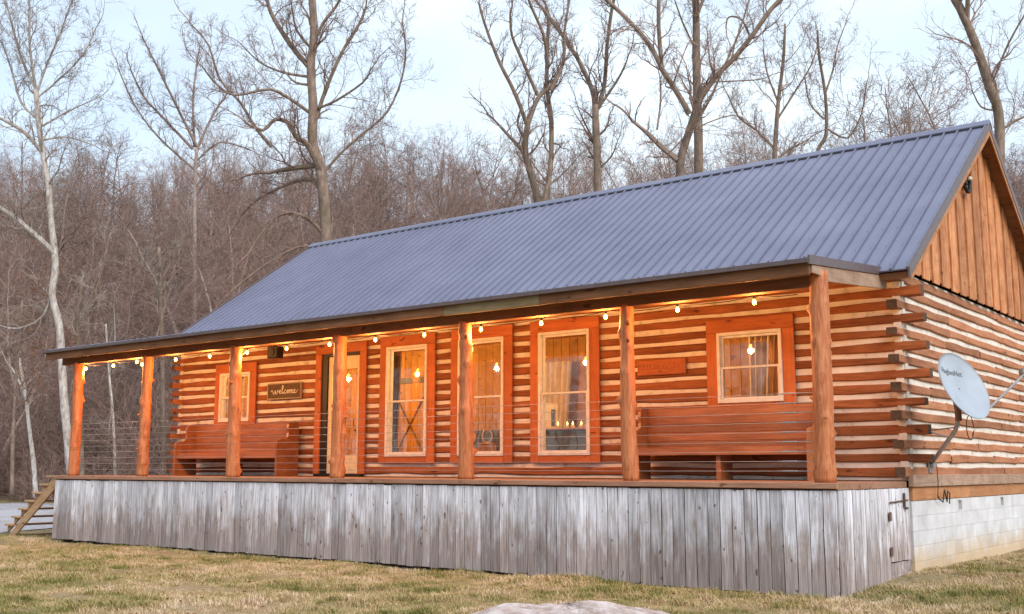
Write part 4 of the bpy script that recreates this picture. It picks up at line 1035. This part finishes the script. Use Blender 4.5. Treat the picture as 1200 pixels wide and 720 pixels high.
def forest_tree(seed, H, r0, first, nb, spread, fork=False, rm=.010):
    rng = random.Random(seed); tr = MB(); cr_ = MB()
    stems = [(np.array([0, 0, -.4]), np.array([rng.gauss(0, .05), rng.gauss(0, .05), 1.0]), H, r0)]
    P = [stems[0][0]]; d = stems[0][1]/np.linalg.norm(stems[0][1]); Rr = [r0]; n = 12
    for i in range(n):
        d = d+rand_perp(d, rng)*.12+np.array([0, 0, .05]); d /= np.linalg.norm(d); P.append(P[-1]+d*H/n); Rr.append(r0*(1-.86*((i+1)/n)**1.1))
    tr.tube(P, Rr, 6, False)
    for k in range(nb):
        t = first+(1-first)*(k+rng.random())/nb*.98; i = min(n-1, int(t*n)); q = P[i]+(P[i+1]-P[i])*(t*n-i); rr = Rr[i]
        an = R_(rng.uniform(32, 72) if not fork else rng.uniform(22, 50)); dl = np.array([0, 0, 1.0])
        nd_ = dl*math.cos(an)+rand_perp(dl, rng)*math.sin(an)
        grow(cr_, q, nd_, spread*rng.uniform(.6, 1.35)*(1.3-.7*t), max(.018, rr*rng.uniform(.35, .6)), 1, 3, rng, (0, 8, 5), .16, .24, rm)
    return tr, cr_
FV = [forest_tree(100+i, H, r0, first, nb, spr, fk) for i, (H, r0, first, nb, spr, fk) in enumerate([
    (15, .15, .42, 19, 4.6, False), (17, .17, .50, 18, 4.4, True), (13, .11, .38, 18, 3.6, False), (18, .19, .45, 20, 5.2, True),
    (14, .10, .55, 15, 3.2, False), (16, .14, .35, 22, 4.4, False), (12, .09, .40, 16, 3.2, True), (19, .20, .52, 18, 5.0, False)])]
def brush(seed, H, ns, rm=.007):
    rng = random.Random(seed); b = MB()
    for k in range(ns):
        a = rng.uniform(0, 6.28); d = np.array([math.cos(a)*.6, math.sin(a)*.6, rng.uniform(.5, 1.4)]); d /= np.linalg.norm(d)
        grow(b, np.array([rng.gauss(0, .3), rng.gauss(0, .3), -.1]), d, H*rng.uniform(.5, 1), .02, 1, 3, rng, (0, 7, 4), .12, .22, rm)
    return b
BV = [brush(200, 3.0, 9), brush(201, 2.2, 10), brush(202, 5.0, 9)]
rt = random.Random(77)
cand = []
for i in range(12000):
    d = 47+105*rt.random()**.85; s = rt.uniform(-.62, .62)*d
    x, y = CAM[0]+FH[0]*d+rgt[0]*s, CAM[1]+FH[1]*d+rgt[1]*s; cand.append((d, x, y, s))
chosen = []; cell = {}
for d, x, y, s in cand:
    md = 2.15 if d < 75 else 2.4; ok = True; cxx, cyy = int(x//3), int(y//3)
    for a in (-1, 0, 1):
        for c in (-1, 0, 1):
            for (px, py) in cell.get((cxx+a, cyy+c), []):
                if (px-x)**2+(py-y)**2 < md*md: ok = False
    if not ok: continue
    cell.setdefault((cxx, cyy), []).append((x, y)); chosen.append((d, x, y, s))
chosen.sort()
# the ones standing right behind the cabin and thin the front edge a little
chosen = [c for c in chosen if not (c[0] < 54 and rt.random() < .5)]
vis = [c for c in chosen if abs(c[3]) < .49*c[0]]; rest_ids = set(id(c) for c in vis[:290])
TM = [(a.mesh('trunk', M['bark_far']), b_.mesh('crown', M['twig'])) for a, b_ in FV]
kinds = ['slender bare woodland tree standing among many on the brown hillside behind the cabin']
for c in vis[:290]:
    d, x, y, s = c; k = rt.randrange(8); z = float(ground_z(x, y)); sc = rt.uniform(.45, .85)*(1+.22*min(1, max(0, (s-2)/14)))
    o = empty('bare_tree', (x, y, z), None, rt.uniform(0, 6.28)); o.scale = (sc*1.15, sc*1.15, sc*rt.uniform(.85, 1.1)); o.rotation_euler[0] = rt.gauss(0, .07); o.rotation_euler[1] = rt.gauss(0, .07)
    tag(o, kinds[0], 'tree', 'bare trees covering the hillside')
    inst('trunk', TM[k][0], o); inst('crown', TM[k][1], o)
vv_ = []
for tr_, cr_ in FV:
    b2 = MB(); b2.add(tr_.v, tr_.f, 0); b2.add(cr_.v, cr_.f, 1); vv_.append(b2)
pts = [(x, y, float(ground_z(x, y)), rt.uniform(0, 6.28), rt.uniform(.5, .80)*(1+.12*min(1, max(0, (c[3]-2)/14))), rt.randrange(8)) for c in chosen if id(c) not in rest_ids for d, x, y, s in [c]]
tag(scatter('distant_woods', vv_, pts, [M['bark_far'], M['twig']], .12), kind='stuff')
bp = []
for i in range(2900):
    d = 46+80*rt.random()**1.2; s = rt.uniform(-.6, .6)*d; x, y = CAM[0]+FH[0]*d+rgt[0]*s, CAM[1]+FH[1]*d+rgt[1]*s
    if d < 49 and rt.random() < .6: continue
    bp.append((x, y, float(ground_z(x, y)), rt.uniform(0, 6.28), rt.uniform(.6, 1.6), rt.randrange(3)))
tag(scatter('undergrowth', BV, bp, [M['twig']]), kind='stuff')
print('trees', len(chosen), 'brush', len(bp))

# the big trees around the cabin, limb by limb
def hero(label, depth, trunk, limbs, wpx, m=('bark', 'twig'), seed=1, dens=1.0, tw=1.0, leaves=0):
    """trunk, limbs: lists of photo pixels; placed at `depth`, each limb leaning its own way in depth"""
    rng = random.Random(seed); mpp = depth/FPX
    P0 = at(*trunk[0], depth); g = float(ground_z(P0[0], P0[1]))
    o = empty('bare_tree', (P0[0], P0[1], g)); tag(o, label, 'tree', 'big bare trees around the cabin')
    org = np.array([P0[0], P0[1], g])
    def curve(pix, dep0, slope):
        pts = [at(u, v, depth) for u, v in pix]; L = 0; q = []
        for i, p in enumerate(pts):
            if i: L += np.linalg.norm(pts[i]-pts[i-1])
            q.append(p+FH*(dep0+slope*L)-org)
        return [np.array(a_) for a_ in catmull(q, 3)]
    tb, cb = MB(), MB()
    tp_ = curve(trunk, 0, 0); tp_ = [np.array([tp_[0][0]*.9, tp_[0][1]*.9, -.5])]+tp_ if tp_[0][2] > .6 else tp_
    n = len(tp_); r0 = wpx[0]*mpp/2; r1 = wpx[1]*mpp/2
    rs = [r0+(r1-r0)*i/(n-1) for i in range(n)]; rs[0] *= 1.25
    tb.tube(tp_, rs, 10, True, 0, .06, rng)
    tb.build('trunk', M[m[0]], o, True)
    def twigs(path, ra, rb_, cnt, L0):
        m_ = len(path)
        for k in range(cnt):
            t = .12+.88*(k+rng.random())/cnt; f = t*(m_-1); i = min(m_-2, int(f)); q = path[i]+(path[i+1]-path[i])*(f-i)
            dl = path[i+1]-path[i]; dl /= np.linalg.norm(dl)+1e-9; an = R_(rng.uniform(25, 65)); rr = ra+(rb_-ra)*t
            nd_ = dl*math.cos(an)+rand_perp(dl, rng)*math.sin(an)+np.array([0, 0, .25]); nd_ /= np.linalg.norm(nd_)
            grow(cb, q, nd_, L0*rng.uniform(.4, 1.1)*(1.1-.4*t), min(.045, max(.010, rr*.38)), 1, 3, rng, (0, 8, 5), .22, .26, .0048*tw, 1)
    twigs(tp_[n//2:], rs[n//2], r1, int(8*dens), 2.0)
    for pix, wa, wb in limbs:
        path = curve(pix, 0, rng.uniform(-.45, .45)); ra, rb_ = wa*mpp/2*.88, wb*mpp/2*.85; k = len(path)
        cb.tube(path, [ra+(rb_-ra)*i/(k-1) for i in range(k)], 7, True, 0, .05, rng)
        L = sum(np.linalg.norm(path[i+1]-path[i]) for i in range(k-1)); twigs(path, ra, rb_, max(4, int(L*3.3*dens)), 1.7)
        e = path[-1]-path[-2]; grow(cb, path[-1], e/np.linalg.norm(e), 1.6, max(.012, rb_*.9), 1, 3, rng, (0, 6, 4), .2, .2, .0052*tw, 1)
    cb.build('crown', [M[m[0]], M[m[1]]], o)
    if leaves:
        lb_ = MB()
        for k in range(leaves):
            q = np.array(cb.v[rng.randrange(len(cb.v))]); u1 = rand_perp(np.array([0, 0, 1.]), rng); u2 = rand_perp(u1, rng); w = rng.uniform(.025, .06)
            q = q+u1*.03; lb_.add([q-u1*w, q-u2*w*.6, q+u1*w, q+u2*w*.6], [(0, 1, 2, 3)])
        tag(lb_.build('dead_leaves', M['leaf'], o), kind='stuff')
hero('tall white-barked sycamore at the far left edge, reaching above the hill', 36,
     [(84, 560), (76, 480), (72, 420), (69, 380), (61, 345), (65, 310), (60, 262), (57, 222), (50, 178), (45, 142), (42, 105)], [
     ([(65, 298), (42, 275), (20, 256), (-5, 240)], 8, 5), ([(50, 180), (35, 160), (15, 148), (-10, 136)], 6, 3), ([(48, 165), (75, 158), (105, 166)], 3, 1.5),
     ([(42, 105), (28, 70), (20, 30), (12, -10)], 4, 2), ([(42, 105), (40, 60), (44, 20), (45, -10)], 4, 2), ([(43, 110), (55, 75), (70, 40), (82, 5)], 3.5, 2),
     ([(43, 115), (66, 92), (92, 60), (105, 25)], 3, 1.5), ([(45, 140), (22, 118), (8, 80), (-4, 50)], 4, 2), ([(46, 150), (80, 130), (118, 112)], 3, 1.2), ([(64, 330), (50, 370), (20, 385), (-5, 380)], 3, 2)], (10, 5.5), ('bark_white', 'twig_pale'), 21, 1.5)
hero('huge old bare tree with twisting limbs rising behind the left end of the roof', 33,
     [(386, 420), (384, 340), (382, 283), (380, 233), (374, 192), (366, 167), (367, 125), (364, 79), (368, 42), (366, 0), (364, -30)], [
     ([(362, 78), (345, 58), (328, 33), (314, 8), (308, -10)], 8, 5), ([(378, 205), (364, 175), (351, 167), (345, 154), (330, 151), (318, 166), (300, 160)], 9, 3),
     ([(372, 194), (345, 196), (324, 198)], 8, 6), ([(380, 232), (366, 210), (345, 207), (315, 215), (288, 226), (270, 240)], 7, 2.5), ([(381, 277), (362, 258), (337, 254), (316, 275), (300, 305)], 6, 3),
     ([(364, 133), (345, 121), (320, 110), (282, 121), (262, 110), (250, 95)], 5, 2), ([(318, 172), (298, 148), (282, 121), (257, 92), (245, 54), (225, 30)], 5, 2), ([(370, 140), (382, 96), (399, 50), (416, 17), (424, -8)], 6, 3),
     ([(370, 128), (395, 121), (428, 104), (437, 92)], 4, 2), ([(378, 205), (399, 179), (424, 156), (453, 129), (470, 88), (474, 50), (470, 20)], 4, 1.8), ([(366, 54), (378, 25), (392, 4), (400, -12)], 5, 3),
     ([(360, 90), (330, 82), (300, 66), (275, 40)], 4, 1.5), ([(383, 300), (360, 290), (330, 305), (300, 330), (280, 350)], 4, 2), ([(365, 100), (346, 96), (334, 84)], 4, 2), ([(368, 60), (350, 40), (345, 12)], 4, 2)], (15, 8), ('bark', 'twig'), 122, 1.35)
hero('bare tree forked in two leaning stems behind the middle of the roof', 35,
     [(634, 330), (632, 280), (630, 235), (623, 207), (615, 177), (618, 147)], [
     ([(618, 147), (603, 110), (587, 80), (577, 57), (567, 30), (562, 12)], 6, 3), ([(618, 147), (630, 113), (642, 100)], 7, 5), ([(630, 112), (613, 77), (600, 50), (598, 28)], 5, 3), ([(614, 178), (597, 160), (586, 148)], 5, 4),
     ([(637, 240), (645, 195), (647, 133), (642, 87), (643, 47), (645, -5)], 8, 5), ([(642, 75), (637, 47), (623, 20), (612, -4)], 5, 3), ([(646, 106), (660, 73), (662, 33), (668, -6)], 5, 3), ([(622, 205), (640, 215), (660, 200), (676, 180)], 3, 1.5)], (11, 7), ('bark', 'twig'), 23, 1.0)
hero('straight bare tree forking high up, right of the double-stemmed tree', 35,
     [(701, 330), (700, 280), (700, 223), (700, 187), (698, 143), (698, 123)], [
     ([(697, 127), (695, 103), (683, 67), (667, 33), (648, 0), (640, -15)], 7, 5), ([(701, 127), (708, 100), (710, 60), (715, 20), (722, -8)], 6, 4), ([(706, 120), (723, 97), (732, 80)], 4, 2.5), ([(699, 170), (686, 140), (682, 128)], 3, 2), ([(700, 200), (716, 185), (722, 170)], 3, 1.5)], (11, 8), ('bark', 'twig'), 24, 1.0)
hero('broad mossy bare tree spreading in a wide V above the roof', 31,
     [(798, 330), (798, 270), (797, 205), (799, 183), (807, 156), (818, 122), (822, 101)], [
     ([(820, 117), (838, 92), (859, 72), (880, 46), (896, 24), (920, 0), (935, -18)], 8, 5), ([(808, 134), (792, 107), (776, 83), (761, 55), (737, 28), (706, 0), (690, -12)], 8, 5), ([(776, 84), (770, 37), (769, -8)], 6, 5),
     ([(794, 188), (776, 171), (758, 151)], 9, 6), ([(770, 152), (775, 116), (775, 86)], 3, 2), ([(806, 160), (830, 120), (842, 92), (860, 50), (870, 15)], 4, 2), ([(880, 46), (870, 22), (855, 18), (852, 30)], 3, 2), ([(838, 92), (832, 72)], 4, 3), ([(786, 178), (815, 150), (860, 132), (880, 140)], 2.5, 1.2)], (12, 8), ('bark', 'twig'), 25, .9)
hero('straight thick bare trunk just behind the V-shaped tree', 38, [(820, 330), (820, 260), (819, 202), (818, 147), (816, 76), (816, 30), (815, -10)], [
     ([(816, 20), (824, 0), (830, -12)], 5, 4), ([(817, 100), (840, 95), (890, 90), (910, 82)], 2.5, 1.2), ([(816, 60), (800, 30), (790, 5)], 3, 2)], (13, 8), ('bark', 'twig'), 26, .8)
hero('thick leaning bare tree beyond the right end of the roof', 30, [(1176, 330), (1174, 270), (1172, 200), (1170, 133), (1160, 103), (1147, 63), (1130, 20), (1117, -4)], [
     ([(1133, 26), (1130, 0), (1126, -14)], 7, 5), ([(1171, 133), (1173, 112), (1172, 90)], 5, 3), ([(1174, 152), (1190, 142), (1215, 132)], 4, 3), ([(1160, 105), (1172, 60), (1190, 20), (1200, -10)], 3, 2), ([(1150, 70), (1136, 80), (1128, 92)], 2.5, 1), ([(1168, 130), (1150, 125), (1140, 105)], 3, 1.5)], (13, 9), ('bark', 'twig'), 27, .8)
hero('slim bare tree with a bent stem left of the roof peak', 42, [(952, 330), (950, 240), (957, 180), (968, 158), (967, 110), (960, 67), (958, 36)], [
     ([(967, 110), (978, 80), (985, 50), (995, 25)], 3, 1.5), ([(966, 140), (950, 120), (946, 90)], 3, 1.5), ([(968, 150), (990, 165), (1003, 140), (1005, 110)], 3, 1.5)], (6, 2.5), ('bark', 'twig'), 28, 1.1)
hero('slender upright bare tree between the V-shaped tree and the roof peak', 40, [(906, 330), (906, 260), (908, 180), (912, 120), (918, 70), (920, 28)], [
     ([(908, 175), (890, 150), (870, 130), (860, 100)], 4, 2), ([(911, 140), (930, 110), (948, 80), (955, 55)], 3, 1.5), ([(912, 120), (900, 85), (896, 55)], 3, 1.5), ([(908, 190), (925, 175), (945, 165)], 4, 2)], (8, 2.5), ('bark', 'twig'), 29, 1.3)
hero('many-stemmed bare tree standing between the sycamore and the huge old tree', 62, [(228, 420), (228, 330), (228, 260), (229, 200), (231, 173)], [
     ([(231, 173), (213, 133), (195, 93), (180, 60)], 4, 2), ([(226, 175), (191, 138), (173, 118), (160, 90)], 4, 2), ([(228, 172), (218, 107), (216, 44)], 4, 2), ([(231, 175), (245, 130), (262, 95)], 4, 2), ([(229, 200), (190, 165), (165, 130), (150, 92)], 3, 1.5), ([(229, 190), (256, 165), (290, 172)], 3, 1.5)], (6, 3.5), ('bark_far', 'twig'), 30, 1.2)
hero('thin pale bare trunk at the foot of the hill left of the steps', 44, [(42, 583), (39, 540), (34, 500), (30, 462), (22, 420)], [([(33, 480), (22, 450), (10, 430)], 2.5, 1.5)], (6, 3), ('bark_white', 'twig_pale'), 31, .6)
hero('pale bare sapling seen between the first two porch posts', 47, [(135, 560), (134, 520), (131, 470), (128, 440), (124, 380)], [([(131, 475), (126, 510)], 2, 1.5), ([(128, 440), (138, 400), (140, 360)], 2, 1)], (4, 2), ('bark_white', 'twig_pale'), 32, .5)
hero('grey bare trunk rising behind the leftmost porch post', 42, [(96, 570), (95, 520), (93, 480), (92, 430), (90, 380), (96, 330)], [([(92, 400), (70, 370), (50, 340)], 3, 1.5), ([(92, 380), (112, 350), (130, 300)], 3, 1.5)], (7, 4), ('bark', 'twig_pale'), 33, .9)
hero('pale grey bare trunk behind the gap left of the roof slope', 46, [(192, 560), (191, 480), (190, 400), (188, 340), (186, 290)], [([(189, 360), (170, 320), (150, 300)], 2.5, 1.2), ([(188, 330), (205, 290), (215, 250)], 2.5, 1.2)], (6, 4), ('bark', 'twig_pale'), 34, .9)
hero('young bare oak still holding clusters of rusty dead leaves left of the porch', 40, [(14, 580), (15, 520), (18, 460), (22, 400), (26, 350)], [
     ([(18, 460), (36, 430), (52, 410), (66, 405)], 3, 1.5), ([(20, 430), (8, 400), (-6, 385)], 3, 1.5), ([(22, 400), (40, 370), (50, 345)], 3, 1.5), ([(17, 480), (34, 470), (46, 452)], 2.5, 1)], (5, 2.5), ('bark', 'twig'), 35, 1.6, 1, 1500)
# the wood across the field behind the camera, mirrored in the window panes
pts = []
for k in range(420):
    a = R_(rt.uniform(195, 345)); r = rt.uniform(50, 78); x, y = -8+r*math.cos(a), r*math.sin(a)
    pts.append((x, y, float(ground_z(x, y)), rt.uniform(0, 6.28), rt.uniform(.5, 1.0), rt.randrange(8)))
tag(scatter('far_woods', vv_, pts, [M['bark_far'], M['twig']]), kind='stuff')
